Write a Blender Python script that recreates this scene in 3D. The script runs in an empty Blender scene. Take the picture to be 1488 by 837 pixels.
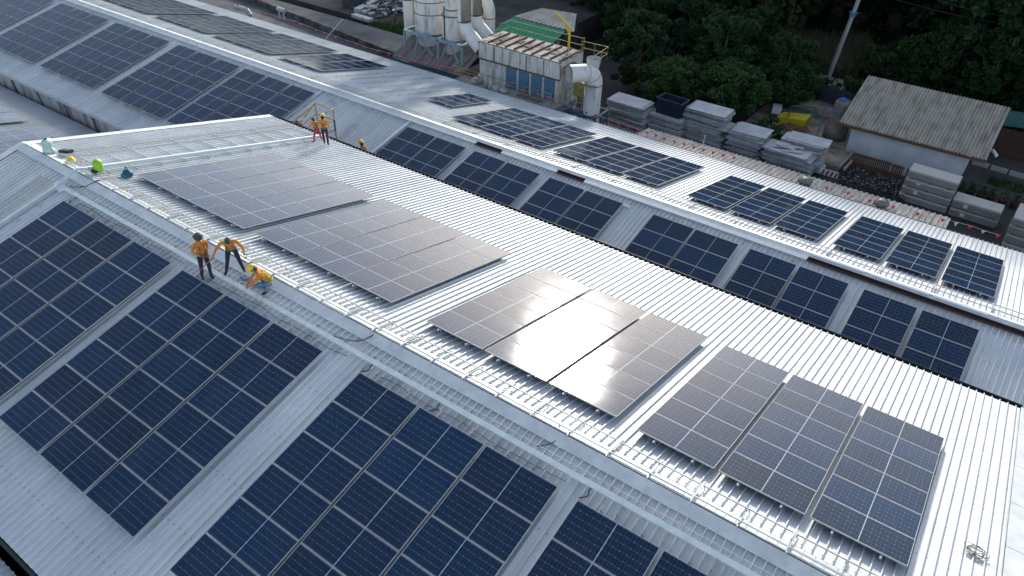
import bpy, math, random
from mathutils import Vector, Matrix, noise
R = math.radians
rnd = random.Random(7)
col = bpy.context.scene.collection
scene = bpy.context.scene

# ------------------------------------------------------------------ camera (solved from the panel sizes)
CAM = Vector((10.34, -10.97, 13.52)); YAW, PIT, ROL = R(35.04), R(36.42), R(1.551); FPX = 1104.2; PW, PH = 1488, 837
sa, ca, sb, cb = math.sin(YAW), math.cos(YAW), math.sin(PIT), math.cos(PIT)
FWD = Vector((-sa*cb, ca*cb, -sb)); r0 = Vector((ca, sa, 0)); u0 = r0.cross(FWD)
RGT = r0*math.cos(ROL)+u0*math.sin(ROL); UPV = -r0*math.sin(ROL)+u0*math.cos(ROL)
cam_d = bpy.data.cameras.new('camera'); cam = bpy.data.objects.new('camera', cam_d); col.objects.link(cam)
cam.matrix_world = Matrix.Translation(CAM) @ Matrix((RGT, UPV, -FWD)).transposed().to_4x4()
cam_d.sensor_width = 36; cam_d.lens = FPX/PW*36; cam_d.clip_end = 800; cam_d.clip_start = .1
scene.camera = cam
def ray(u, v): return FWD + RGT*((u-PW/2)/FPX) + UPV*((PH/2-v)/FPX)
def atz(u, v, z): w = ray(u, v); return CAM + w*((z-CAM.z)/w.z)
def aty(u, v, y): w = ray(u, v); return CAM + w*((y-CAM.y)/w.y)

AL = R(13.58); CA, SA = math.cos(AL), math.sin(AL)
YC, ZC = 18.24, -4.134          # ridge of the second building
GZ = -11.5
A2Z = -4.92
def RP(pl, x, s, h=0.0):        # point on a roof slope
    oy, oz = {'A': (0, 0), 'C': (YC, ZC), 'B': (0, A2Z)}[pl[0]]
    sg = -1 if pl[1] == 'L' else 1
    return Vector((x, oy+sg*(s*CA+h*SA), oz-s*SA+h*CA))

# ------------------------------------------------------------------ object helpers
def tag(o, label=None, cat=None, group=None, kind=None):
    if label: o['label'] = label
    if cat: o['category'] = cat
    if group: o['group'] = group
    if kind: o['kind'] = kind
    return o
def empty(name, loc, label, cat, group=None, rz=0):
    o = bpy.data.objects.new(name, None); col.objects.link(o); o.location = loc; o.rotation_euler = (0, 0, rz)
    o.empty_display_size = .3
    return tag(o, label, cat, group)
def copy_tree(o, parent=None):
    c = o.copy(); col.objects.link(c); c.parent = parent
    for ch in list(o.children): copy_tree(ch, c)
    return c
class MB:
    def __init__(s): s.v = []; s.f = []; s.m = []; s.sm = []
    def add(s, vs, fs, mi=0, smooth=False):
        o = len(s.v); s.v += [tuple(v) for v in vs]
        for f in fs: s.f.append(tuple(i+o for i in f)); s.m.append(mi); s.sm.append(smooth)
    def box(s, c, d, rz=0, mi=0, M=None):
        hx, hy, hz = d[0]/2, d[1]/2, d[2]/2
        M = M or Matrix.Rotation(rz, 3, 'Z'); c = Vector(c)
        vs = [c + M @ Vector((x*hx, y*hy, z*hz)) for x, y, z in ((-1,-1,-1),(1,-1,-1),(1,1,-1),(-1,1,-1),(-1,-1,1),(1,-1,1),(1,1,1),(-1,1,1))]
        s.add(vs, [(0,3,2,1),(4,5,6,7),(0,1,5,4),(1,2,6,5),(2,3,7,6),(3,0,4,7)], mi); return s
    def bar(s, a, b, w, h=None, up=(0,0,1), mi=0):
        a, b = Vector(a), Vector(b); h = h or w; d = b-a; L = d.length
        if L < 1e-6: return s
        d.normalize(); up = Vector(up)
        if abs(d.dot(up)) > .98: up = Vector((1,0,0))
        sx = d.cross(up).normalized(); uz = sx.cross(d).normalized()
        M = Matrix((sx, d, uz)).transposed()
        return s.box((a+b)/2, (w, L, h), mi=mi, M=M)
    def tube(s, pts, r, n=8, mi=0, caps=True, closed=False):
        pts = [Vector(p) for p in pts]; rs = r if isinstance(r, (list, tuple)) else [r]*len(pts)
        rings = []; ref = None
        for i, p in enumerate(pts):
            d = (pts[min(i+1, len(pts)-1)]-pts[max(i-1, 0)]).normalized()
            if ref is None:
                ref = Vector((0,0,1)) if abs(d.z) < .9 else Vector((1,0,0))
            x = d.cross(ref).normalized(); y = x.cross(d).normalized(); ref = y
            rings.append([p+(x*math.cos(t)+y*math.sin(t))*rs[i] for t in [2*math.pi*k/n for k in range(n)]])
        vs = [v for rg in rings for v in rg]; fs = []
        for i in range(len(pts)-1):
            for k in range(n): fs.append((i*n+k, i*n+(k+1)%n, (i+1)*n+(k+1)%n, (i+1)*n+k))
        s.add(vs, fs, mi, n > 5)
        if caps:
            s.add(rings[0], [tuple(range(n))], mi); s.add(rings[-1], [tuple(reversed(range(n)))], mi)
        return s
    def lathe(s, c, prof, n=24, mi=0):
        c = Vector(c); vs = []; fs = []
        for r_, z in prof:
            for k in range(n):
                t = 2*math.pi*k/n; vs.append(c+Vector((r_*math.cos(t), r_*math.sin(t), z)))
        for i in range(len(prof)-1):
            for k in range(n): fs.append((i*n+k, i*n+(k+1)%n, (i+1)*n+(k+1)%n, (i+1)*n+k))
        s.add(vs, fs, mi, True); return s
    def ell(s, c, r, nu=14, nv=9, mi=0, M=None, zmin=-1.0):
        c = Vector(c); vs = []; fs = []
        for j in range(nv+1):
            ph = math.pi*j/nv; z = max(math.cos(ph), zmin); q = math.sqrt(max(0, 1-z*z)) if z > zmin else math.sin(ph)
            for i in range(nu):
                t = 2*math.pi*i/nu; p = Vector((r[0]*q*math.cos(t), r[1]*q*math.sin(t), r[2]*z))
                vs.append(c+(M @ p if M else p))
        for j in range(nv):
            for i in range(nu): fs.append((j*nu+i, (j+1)*nu+i, (j+1)*nu+(i+1)%nu, j*nu+(i+1)%nu))
        s.add(vs, fs, mi, True); return s
    def build(s, name, mat, parent=None, loc=None):
        me = bpy.data.meshes.new(name); me.from_pydata(s.v, [], s.f)
        mats = mat if isinstance(mat, (list, tuple)) else [mat]
        for m in mats: me.materials.append(m)
        me.polygons.foreach_set('material_index', s.m); me.polygons.foreach_set('use_smooth', s.sm); me.update()
        o = bpy.data.objects.new(name, me); col.objects.link(o)
        if parent: o.parent = parent
        if loc: o.location = loc
        return o
def localise(o, loc):           # give a world-space mesh an origin of its own
    loc = Vector(loc); o.data.transform(Matrix.Translation(-loc)); o.location = loc; return o
def child(mb, name, mat, parent):          # world-space geometry under a parent placed anywhere
    bpy_m = parent.matrix_basis.inverted() if parent.parent is None else (parent.parent.matrix_basis @ parent.matrix_basis).inverted()
    o = mb.build(name, mat, parent); o.data.transform(bpy_m); return o

# ------------------------------------------------------------------ materials
def newmat(name):
    m = bpy.data.materials.new(name); m.use_nodes = True; nt = m.node_tree
    return m, nt, nt.nodes['Principled BSDF'], nt.nodes, nt.links
def setb(b, c=None, rough=None, metal=None, spec=None):
    if c: b.inputs['Base Color'].default_value = (*c, 1)
    if rough is not None: b.inputs['Roughness'].default_value = rough
    if metal is not None: b.inputs['Metallic'].default_value = metal
    if spec is not None: b.inputs['Specular IOR Level'].default_value = spec
def noisy(name, c1, c2, scale=3, rough=.6, metal=0, stretch=(1,1,1), bump=0, detail=6, lo=.35, hi=.65, spec=.5, c3=None, bscale=None):
    m, nt, b, N, L = newmat(name); setb(b, c1, rough, metal, spec)
    tc = N.new('ShaderNodeTexCoord'); mp = N.new('ShaderNodeMapping'); mp.inputs['Scale'].default_value = stretch
    L.new(tc.outputs['Object'], mp.inputs['Vector'])
    nz = N.new('ShaderNodeTexNoise'); nz.inputs['Scale'].default_value = scale; nz.inputs['Detail'].default_value = detail; nz.inputs['Roughness'].default_value = .65
    L.new(mp.outputs['Vector'], nz.inputs['Vector'])
    cr = N.new('ShaderNodeValToRGB'); cr.color_ramp.elements[0].position = lo; cr.color_ramp.elements[1].position = hi
    cr.color_ramp.elements[0].color = (*c1, 1); cr.color_ramp.elements[1].color = (*c2, 1)
    if c3: e = cr.color_ramp.elements.new(min(.97, hi+.12)); e.color = (*c3, 1)
    L.new(nz.outputs['Fac'], cr.inputs['Fac']); L.new(cr.outputs['Color'], b.inputs['Base Color'])
    if bump:
        n2 = N.new('ShaderNodeTexNoise'); n2.inputs['Scale'].default_value = bscale or scale*4; n2.inputs['Detail'].default_value = 4
        L.new(tc.outputs['Object'], n2.inputs['Vector'])
        bp = N.new('ShaderNodeBump'); bp.inputs['Strength'].default_value = bump; bp.inputs['Distance'].default_value = .05
        L.new(n2.outputs['Fac'], bp.inputs['Height']); L.new(bp.outputs['Normal'], b.inputs['Normal'])
    return m
def plain(name, c, rough=.5, metal=0, spec=.5):
    m, nt, b, N, L = newmat(name); setb(b, c, rough, metal, spec); return m
M = {}
def roof_mat(name, c1, c2, metal, rough):
    m, nt, b, N, L = newmat(name); setb(b, c1, rough, metal)
    tc = N.new('ShaderNodeTexCoord')
    def nz(scale, st, det=5):
        mp = N.new('ShaderNodeMapping'); mp.inputs['Scale'].default_value = st; L.new(tc.outputs['Object'], mp.inputs['Vector'])
        n = N.new('ShaderNodeTexNoise'); n.inputs['Scale'].default_value = scale; n.inputs['Detail'].default_value = det; L.new(mp.outputs['Vector'], n.inputs['Vector']); return n.outputs['Fac']
    def mt(op, a, bb=0.0, c=0.0):
        n = N.new('ShaderNodeMath'); n.operation = op
        for i, q in enumerate((a, bb, c)):
            if isinstance(q, (int, float)): n.inputs[i].default_value = q
            else: L.new(q, n.inputs[i])
        return n.outputs[0]
    def rng(x, a, bb, lo, hi):
        n = N.new('ShaderNodeMapRange'); n.inputs[1].default_value = a; n.inputs[2].default_value = bb; n.inputs[3].default_value = lo; n.inputs[4].default_value = hi; L.new(x, n.inputs[0]); return n.outputs[0]
    def mix(f, a, bb):
        n = N.new('ShaderNodeMix'); n.data_type = 'RGBA'; L.new(f, n.inputs[0])
        for k, q in ((6, a), (7, bb)):
            if isinstance(q, tuple): n.inputs[k].default_value = (*q, 1)
            else: L.new(q, n.inputs[k])
        return n.outputs[2]
    streak = nz(1.0, (9, .35, .35)); patch = nz(.5, (1, 1, 1)); speck = nz(14, (1, 1, 1), 2); fine = nz(3.0, (5, .8, .8), 8)
    sx = N.new('ShaderNodeSeparateXYZ'); L.new(tc.outputs['Object'], sx.inputs[0]); X, Y = sx.outputs[0], sx.outputs[1]
    # sheet to sheet tone (sheets are four ribs wide), purlin screw rows, grime
    sheet = mt('FLOOR', mt('DIVIDE', X, .88)); wn = N.new('ShaderNodeTexWhiteNoise'); wn.noise_dimensions = '1D'; L.new(sheet, wn.inputs['W'])
    base = mix(rng(mt('ADD', streak, patch), .7, 1.3, 0, 1), c1, c2)
    base = mix(rng(wn.outputs['Value'], 0, 1, 0, .22), base, tuple(q*.72 for q in c1))
    base = mix(rng(fine, .52, .74, 0, .22), base, (.34, .33, .30))
    base = mix(rng(nz(.22, (1, 1, 1), 6), .55, .75, 0, .22), base, (.40, .40, .37))
    fy = mt('ABSOLUTE', mt('SUBTRACT', mt('FRACT', mt('DIVIDE', Y, 1.45)), .5)); fx = mt('ABSOLUTE', mt('SUBTRACT', mt('FRACT', mt('DIVIDE', X, .22)), .5))
    screw = mt('MULTIPLY', mt('LESS_THAN', fy, .014), mt('LESS_THAN', fx, .09))
    base = mix(mt('MULTIPLY', screw, .55), base, (.10, .10, .09))
    base = mix(rng(speck, .70, .80, 0, .6), base, (.12, .11, .09))
    L.new(base, b.inputs['Base Color']); L.new(rng(streak, .3, .7, rough-.08, rough+.1), b.inputs['Roughness'])
    bp = N.new('ShaderNodeBump'); bp.inputs['Strength'].default_value = .25; bp.inputs['Distance'].default_value = .02
    L.new(nz(1.6, (2.2, .6, .6), 3), bp.inputs['Height']); L.new(bp.outputs['Normal'], b.inputs['Normal'])
    return m
M['roof'] = roof_mat('zinc_roof_sheet', (.60, .645, .645), (.75, .765, .755), .06, .50)
M['roof_old'] = roof_mat('zinc_roof_sheet_dull', (.50, .54, .55), (.64, .66, .66), .06, .5)
M['cap'] = noisy('ridge_metal', (.49, .535, .53), (.66, .68, .66), 2.2, .5, .08)
M['galv'] = noisy('galvanised', (.40, .43, .42), (.54, .56, .54), 6, .55, .0)
M['tray'] = noisy('tray_metal', (.48, .57, .58), (.62, .68, .68), 3, .5, .1)
M['alu'] = plain('aluminium', (.40, .42, .43), .6, .0, .25)
M['gutter'] = noisy('teal_gutter', (.012, .030, .036), (.03, .055, .06), 3, .5)
M['wirecoil'] = noisy('brown_wire', (.10, .085, .06), (.24, .20, .15), 8, .7)
M['turbine'] = noisy('dull_turbine_metal', (.16, .155, .14), (.32, .31, .28), 5, .5, .3)
M['wallpanel'] = noisy('stained_wall_panel', (.16, .17, .17), (.50, .50, .48), 1.0, .7, 0, (1.2, 1, .25), lo=.38, hi=.55)
M['darkwall'] = noisy('dark_wall', (.05, .055, .06), (.10, .10, .10), 2, .8)
M['dark'] = plain('dark_metal', (.02, .022, .025), .5)
M['black'] = plain('black_rubber', (.012, .012, .014), .6)
M['brown'] = noisy('brown_tray_inside', (.035, .012, .010), (.07, .02, .015), 8, .6)
M['whitebar'] = plain('white_strip', (.8, .8, .78), .4)
M['white_paint'] = noisy('stained_white_paint', (.22, .20, .17), (.62, .61, .56), 1.2, .55, 0, (2.2, 2.2, .5), lo=.30, hi=.50, bump=.1)
M['duct'] = noisy('white_duct_paint', (.32, .29, .24), (.66, .65, .60), 1.5, .5, 0, (1.6, 1.6, .6), lo=.28, hi=.46)
M['rustjoint'] = noisy('rusty_joint', (.05, .04, .035), (.14, .10, .07), 6, .8)
M['bluesteel'] = noisy('pale_blue_steel', (.17, .27, .32), (.26, .36, .41), 3, .5)
M['bluedark'] = noisy('blue_steel', (.03, .11, .16), (.06, .16, .22), 3, .5)
M['bluedoor'] = noisy('blue_filter_door', (.05, .13, .20), (.10, .20, .28), 5, .6, bump=.3)
M['dirtytop'] = noisy('rusty_dirty_top', (.10, .06, .03), (.50, .44, .36), 1.4, .85, lo=.38, hi=.56)
M['yellow'] = noisy('yellow_rail_paint', (.34, .24, .04), (.48, .34, .05), 6, .5)
M['yellow_old'] = noisy('faded_yellow_rail', (.18, .15, .05), (.36, .29, .08), 3, .6)
M['yellowmach'] = noisy('yellow_machine_paint', (.48, .36, .01), (.60, .46, .02), 4, .5)
M['asbestos'] = noisy('old_fibre_cement', (.20, .18, .14), (.42, .38, .30), 1.3, .85, 0, (2.0, .5, .5), lo=.30, hi=.55)
M['canopy'] = noisy('dirty_canopy_sheet', (.22, .19, .14), (.50, .47, .40), 1.4, .7, 0, (3, .7, .7), lo=.32, hi=.55)
M['oldshed'] = noisy('weathered_grey_sheet', (.10, .09, .08), (.26, .23, .20), 1.6, .8, 0, (3, .5, .5))
M['green_roof'] = noisy('green_sheet', (.01, .24, .11), (.02, .34, .17), 1.5, .6)
M['beige_roof'] = noisy('beige_sheet', (.40, .35, .27), (.60, .56, .48), 1.2, .8)
M['housewall'] = noisy('painted_wall', (.42, .45, .47), (.58, .60, .61), .8, .8)
M['fascia'] = plain('brown_fascia', (.14, .06, .03), .7)
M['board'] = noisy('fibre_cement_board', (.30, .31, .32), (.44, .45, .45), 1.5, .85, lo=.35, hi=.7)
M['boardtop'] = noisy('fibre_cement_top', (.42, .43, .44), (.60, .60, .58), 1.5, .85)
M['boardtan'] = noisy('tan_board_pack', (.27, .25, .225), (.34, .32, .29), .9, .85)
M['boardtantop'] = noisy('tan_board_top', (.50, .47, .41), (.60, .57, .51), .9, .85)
M['wood'] = noisy('brown_wood', (.10, .045, .02), (.17, .08, .035), 5, .75)
M['tarp'] = plain('navy_plastic', (.010, .022, .045), .5)
M['concrete'] = noisy('rough_concrete', (.07, .068, .06), (.22, .20, .17), .8, .9, bump=.3, lo=.35, hi=.68)
M['concrete_lt'] = noisy('light_concrete', (.22, .22, .20), (.36, .35, .32), 1.2, .9)
M['ground'] = noisy('yard_ground', (.035, .036, .034), (.085, .082, .07), .25, .95, bump=.5, bscale=3, c3=(.15, .14, .11))
M['yard'] = noisy('sandy_concrete', (.13, .125, .11), (.46, .37, .25), .55, .95, bump=.4, bscale=5, lo=.38, hi=.62)
M['debris'] = noisy('dark_debris', (.008, .009, .010), (.05, .05, .05), 7, .8, lo=.45, hi=.6, c3=(.32, .31, .29), bump=.5)
M['rope'] = plain('rope', (.5, .48, .44), .7)
M['redflag'] = plain('red_flag', (.85, .03, .05), .6)
M['whiteflag'] = plain('white_flag', (.75, .75, .75), .6)
M['clay'] = plain('clay_pot', (.09, .04, .03), .7)
M['pvcblue'] = plain('blue_pipe', (.03, .20, .35), .4)
M['capblue'] = plain('blue_cap', (.01, .10, .50), .4)
M['tealsheet'] = noisy('teal_sheet', (.02, .10, .09), (.04, .16, .14), 1.5, .6)
M['lime'] = plain('lime_plastic', (.26, .50, .03), .5)
M['bluebag'] = plain('blue_bag', (.01, .09, .15), .6)
M['orange'] = noisy('orange_cloth', (.50, .16, .012), (.68, .25, .02), 14, .85)
M['navy'] = noisy('navy_cloth', (.008, .012, .028), (.018, .024, .045), 9, .85)
M['jeans'] = noisy('blue_jeans', (.07, .15, .23), (.12, .22, .30), 9, .85)
M['red'] = plain('red_cloth', (.45, .03, .04), .8)
M['pink'] = plain('pink_strip', (.55, .05, .25), .8)
M['skin'] = plain('skin', (.28, .14, .085), .6)
M['boot'] = plain('black_boot', (.008, .008, .010), .6)
M['hair'] = plain('dark_cloth', (.012, .012, .015), .8)
M['helmet'] = plain('yellow_helmet', (.80, .52, .01), .35)
M['hat'] = noisy('grey_felt', (.035, .035, .035), (.07, .07, .065), 9, .9)
M['camo'] = noisy('patterned_scarf', (.015, .05, .045), (.10, .14, .12), 14, .8, lo=.45, hi=.55, c3=(.45, .30, .30))
M['harness'] = plain('green_webbing', (.04, .14, .12), .7)
M['hivis'] = plain('lime_webbing', (.45, .55, .04), .7)
M['bag'] = noisy('white_sack', (.35, .38, .36), (.62, .66, .62), 5, .6)
M['film'] = noisy('pale_green_film', (.30, .48, .42), (.55, .68, .62), 5, .35)
M['bark'] = noisy('bark', (.05, .04, .03), (.10, .08, .06), 6, .9)
def leafmat(name, c1, c2, c3):
    m, nt, b, N, L = newmat(name); setb(b, c1, .6, 0, .35)
    g = N.new('ShaderNodeNewGeometry'); cr = N.new('ShaderNodeValToRGB')
    cr.color_ramp.elements[0].color = (*c1, 1); cr.color_ramp.elements[1].color = (*c3, 1)
    e = cr.color_ramp.elements.new(.55); e.color = (*c2, 1)
    L.new(g.outputs['Random Per Island'], cr.inputs['Fac']); L.new(cr.outputs['Color'], b.inputs['Base Color'])
    tr = N.new('ShaderNodeBsdfTranslucent'); L.new(cr.outputs['Color'], tr.inputs['Color'])
    ms = N.new('ShaderNodeMixShader'); ms.inputs[0].default_value = .32
    L.new(b.outputs[0], ms.inputs[1]); L.new(tr.outputs[0], ms.inputs[2]); L.new(ms.outputs[0], nt.nodes['Material Output'].inputs['Surface'])
    return m
M['leaf'] = leafmat('foliage_dark', (.010, .034, .010), (.020, .056, .016), (.045, .090, .022))
M['leaf2'] = leafmat('foliage_mid', (.018, .052, .014), (.036, .090, .022), (.08, .14, .03))
M['leaf3'] = leafmat('foliage_yellow', (.03, .055, .014), (.06, .09, .02), (.11, .13, .03))
M['reed'] = leafmat('dry_reed', (.07, .08, .035), (.13, .13, .07), (.24, .22, .13))

def panel_mat(tint=(.0002, .0158, .048)):
    m, nt, b, N, L = newmat('solar_cells'); setb(b, tint, .13, 0, .28); b.inputs['IOR'].default_value = 1.33; b.inputs['Sheen Weight'].default_value = .0; b.inputs['Sheen Roughness'].default_value = .55; b.inputs['Sheen Tint'].default_value = (1, .88, .74, 1)
    tc = N.new('ShaderNodeTexCoord'); sx = N.new('ShaderNodeSeparateXYZ'); L.new(tc.outputs['Object'], sx.inputs[0])
    def mt(op, a, bb=None, c=None):
        n = N.new('ShaderNodeMath'); n.operation = op
        for i, q in enumerate((a, bb, c)):
            if q is None: continue
            if isinstance(q, (int, float)): n.inputs[i].default_value = q
            else: L.new(q, n.inputs[i])
        return n.outputs[0]
    def dist(c, pitch):         # distance to the nearest multiple of pitch
        a = mt('DIVIDE', c, pitch); fr = mt('FRACT', mt('ADD', a, .5)); return mt('MULTIPLY', mt('ABSOLUTE', mt('SUBTRACT', fr, .5)), pitch)
    X, Y = sx.outputs[0], sx.outputs[1]
    xa = mt('SUBTRACT', mt('ABSOLUTE', X), .012)
    dx = dist(xa, .0815); dy = dist(mt('ADD', Y, 0.0), .1625)
    ly = mt('LESS_THAN', dy, .0018); lx = mt('LESS_THAN', dx, .0011)
    dia = mt('LESS_THAN', mt('ADD', dist(xa, .163), dy), .0105)
    mid = mt('LESS_THAN', mt('ABSOLUTE', X), .0075)
    edge = mt('GREATER_THAN', mt('MAXIMUM', mt('SUBTRACT', mt('ABSOLUTE', X), .989), mt('SUBTRACT', mt('ABSOLUTE', Y), .489)), 0)
    bb_ = mt('LESS_THAN', dist(Y, .0181), .0006)
    f = mt('MAXIMUM', mt('MULTIPLY', ly, .45), mt('MULTIPLY', lx, .28)); f = mt('MAXIMUM', f, mt('MULTIPLY', dia, .75)); f = mt('MAXIMUM', f, mt('MULTIPLY', mid, 1.0))
    f = mt('MAXIMUM', f, mt('MULTIPLY', edge, .12)); f = mt('MAXIMUM', f, mt('MULTIPLY', bb_, .3))
    # cell to cell tint
    oi = N.new('ShaderNodeObjectInfo')
    cb_ = N.new('ShaderNodeCombineXYZ'); L.new(mt('FLOOR', mt('DIVIDE', xa, .0815)), cb_.inputs[0]); L.new(mt('FLOOR', mt('DIVIDE', Y, .1625)), cb_.inputs[1]); L.new(oi.outputs['Random'], cb_.inputs[2])
    wn = N.new('ShaderNodeTexWhiteNoise'); wn.noise_dimensions = '3D'; L.new(cb_.outputs[0], wn.inputs['Vector'])
    k = mt('ADD', mt('ADD', mt('MULTIPLY', wn.outputs['Value'], .25), .70), mt('MULTIPLY', oi.outputs['Random'], .55))
    vm = N.new('ShaderNodeVectorMath'); vm.operation = 'SCALE'; vm.inputs[0].default_value = tint; L.new(k, vm.inputs['Scale'])
    mx = N.new('ShaderNodeMix'); mx.data_type = 'RGBA'; L.new(f, mx.inputs[0]); L.new(vm.outputs[0], mx.inputs[6]); mx.inputs[7].default_value = (.40, .50, .56, 1)
    # thin dust film
    nz = N.new('ShaderNodeTexNoise'); nz.inputs['Scale'].default_value = 1.1; nz.inputs['Detail'].default_value = 5
    va = N.new('ShaderNodeVectorMath'); va.operation = 'ADD'; L.new(tc.outputs['Object'], va.inputs[0]); cmb = N.new('ShaderNodeCombineXYZ'); L.new(mt('MULTIPLY', oi.outputs['Random'], 90), cmb.inputs[0]); L.new(cmb.outputs[0], va.inputs[1]); L.new(va.outputs[0], nz.inputs['Vector'])
    m3 = N.new('ShaderNodeMix'); m3.data_type = 'RGBA'; m3.inputs[7].default_value = (.34, .31, .26, 1)
    n4 = N.new('ShaderNodeTexNoise'); n4.inputs['Scale'].default_value = 26; n4.inputs['Detail'].default_value = 1; L.new(va.outputs[0], n4.inputs['Vector'])
    drop = mt('MULTIPLY', mt('GREATER_THAN', n4.outputs['Fac'], .835), .55); low = mt('MULTIPLY', mt('GREATER_THAN', mt('ABSOLUTE', Y), .455), .03)
    L.new(mt('MAXIMUM', mt('ADD', mt('ADD', mt('MULTIPLY', mt('POWER', nz.outputs['Fac'], 2.0), .05), .003), low), drop), m3.inputs[0]); L.new(mx.outputs[2], m3.inputs[6]); L.new(m3.outputs[2], b.inputs['Base Color'])
    L.new(mt('ADD', mt('MULTIPLY', nz.outputs['Fac'], .06), .05), b.inputs['Roughness'])
    return m
M['cells'] = panel_mat()

# ------------------------------------------------------------------ solar arrays
PL, PW_, RPCH = 2.008, 1.018, 1.0344
def panel_proto():
    g = MB(); fw = .012
    g.box((0, 0, .014), (PL-2*fw, PW_-2*fw, .028)); gl = g.build('solar_panel', M['cells'])
    f = MB()
    for sy in (-1, 1): f.box((0, sy*(PW_/2-fw/2), .015), (PL, fw, .035))
    for sx in (-1, 1): f.box((sx*(PL/2-fw/2), 0, .015), (fw, PW_-2*fw, .035))
    f.build('frame', M['alu'], gl)
    return gl
PROTO = panel_proto(); used = [False]
def slope_rot(pl): return Matrix.Rotation(-AL if pl[1] == 'R' else AL, 4, 'X')
def array(pl, x0, s0, gap, nc, nr, label, group, rails=True):
    W = nc*PL+(nc-1)*gap; o = RP(pl, x0, s0, .12)
    root = empty('solar_array', o, label, 'solar panels', group)
    rot = slope_rot(pl); sg = -1 if pl[1] == 'L' else 1
    for c in range(nc):
        for r in range(nr):
            if not used[0]: p = PROTO; p.parent = root; used[0] = True
            else:
                p = PROTO.copy(); col.objects.link(p); p.parent = root
                for ch in PROTO.children: q = ch.copy(); col.objects.link(q); q.parent = p
            P = RP(pl, x0+c*(PL+gap)+PL/2, s0+(r+.5)*RPCH, .20)-o+Vector((.06, -.06, 0))
            p.matrix_basis = Matrix.Translation(P+Vector((rnd.uniform(-.004, .004), 0, rnd.uniform(-.002, .002)))) @ rot @ Matrix.Rotation(rnd.uniform(-.0035, .0035), 4, 'X') @ Matrix.Rotation(rnd.uniform(-.0035, .0035), 4, 'Y')
    if rails:
        n = Vector((0, sg*SA, CA))
        for c in range(nc):
            for fx in (.25, .75):
                xx = x0+c*(PL+gap)+PL*fx+.06; sO = .06*sg
                rm = MB(); rm.bar(RP(pl, xx, s0-.16, .155)-o, RP(pl, xx, s0+nr*RPCH+.12, .155)-o, .04, .045, up=n)
                s = s0-.06
                while s < s0+nr*RPCH:
                    rm.bar(RP(pl, xx+.035, s, .012)-o, RP(pl, xx+.035, s+.05, .012)-o, .07, .02, up=n); rm.bar(RP(pl, xx+.03, s+.025, .0)-o, RP(pl, xx+.03, s+.025, .17)-o, .012, .05); s += 1.2
                rm.build('mounting_rail', M['alu'], root)
    return root
GL, GR, GT, GU = ('dark blue panel arrays on the shaded slope of the near roof', 'grey reflecting panel arrays on the sunlit slope of the near roof',
                  'small blue arrays on the facing slope of the second roof', 'brownish panel arrays on the far slope of the second roof')
array('AL', -15.65, 1.19, .106, 3, 6, 'dark blue array at the left edge of the photo, below the tray junction', GL)
array('AL', -8.83, 1.21, .089, 3, 6, 'dark blue array directly below the three workers on the ridge', GL)
array('AL', -1.26, 1.21, .069, 3, 6, 'dark blue array cut by the bottom edge, right of the wholly visible dark blue one', GL)
array('AL', 5.44, 1.25, .088, 3, 6, 'dark blue array mostly below the bottom edge, near the bottom centre', GL)
array('AR', -15.52, 1.45, .05, 3, 6, 'grey array nearest the blue bag and the cross walkway', GR)
array('AR', -8.88, 1.50, .06, 3, 6, 'hazy grey array above the two right workers, left of the array with sun glare', GR)
array('AR', -1.34, 1.45, .084, 3, 6, 'array with the white sun glare on its middle block', GR)
array('AR', 5.46, 1.37, .113, 3, 6, 'dark blue array nearest the bottom right corner', GR)
for x, g, lb in ((-16.67, .07, 'small blue array closest to the worker whose head shows above the gutter'), (-12.02, .09, 'small blue array, second in its row from the worker behind the gutter'),
                 (-7.35, .08, 'small blue array with a pale strip lying at the right of its upper corner'), (-1.68, .07, 'small blue array, fourth from the left in the row of six'),
                 (2.93, .13, 'small blue array, second from the right end of its row'), (7.67, .18, 'small blue array at the right end of its row')):
    array('CL', x, 1.0, g, 2, 6, lb, GT)
GUL = 'large slate blue arrays on the facing slope at the upper left'
for x, lb in ((-30.45, 'slate blue array ending at the white flashing, nearest the yellow steps'), (-37.35, 'slate blue array, second from the white flashing at upper left'),
              (-44.75, 'slate blue array, third from the white flashing at upper left'), (-52.1, 'slate blue array, fourth from the white flashing at upper left'), (-59.5, 'slate blue array in the very top left corner of the photo')):
    array('CL', x, .93, .18, 3, 6, lb, GUL)
GUR = 'flat looking brown arrays on the far slope at the top left'
for x, nc, lb in ((-31.3, 2, 'narrow brown array beside the bare mounting rails'), (-38.4, 3, 'brown array, second from the bare mounting rails'), (-45.3, 3, 'brown array, third from the bare mounting rails'), (-52.4, 3, 'brown array touching the top edge of the photo')):
    array('CR', x, 2.35, .12, nc, 6, lb, GUR)
array('CR', -19.6, 4.0, .1, 1, 4, 'single narrow column of brown panels beside the sacks of the dust collector', GU)
array('CR', -15.93, 1.8, .07, 3, 6, 'brownish array in front of the blue doors, partly in shadow', GU)
array('CR', -9.15, 1.92, .09, 3, 6, 'brownish array in front of the stacks of grey boards', GU)
array('CR', -1.4, 1.87, .15, 3, 6, 'brownish array below the turbine ventilators', GU)
array('CR', 5.57, 1.97, .20, 3, 6, 'brownish array at the right end of the second roof', GU)
GB = 'arrays on the lower roof at the left edge'
array('BR', -44.9, 1.05, .1, 3, 6, 'grey array cut by the left edge, the farther one on the low roof', GB)
array('BR', -37.1, 1.05, .1, 3, 6, 'grey array half hidden behind the gable end of the near roof', GB)

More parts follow.
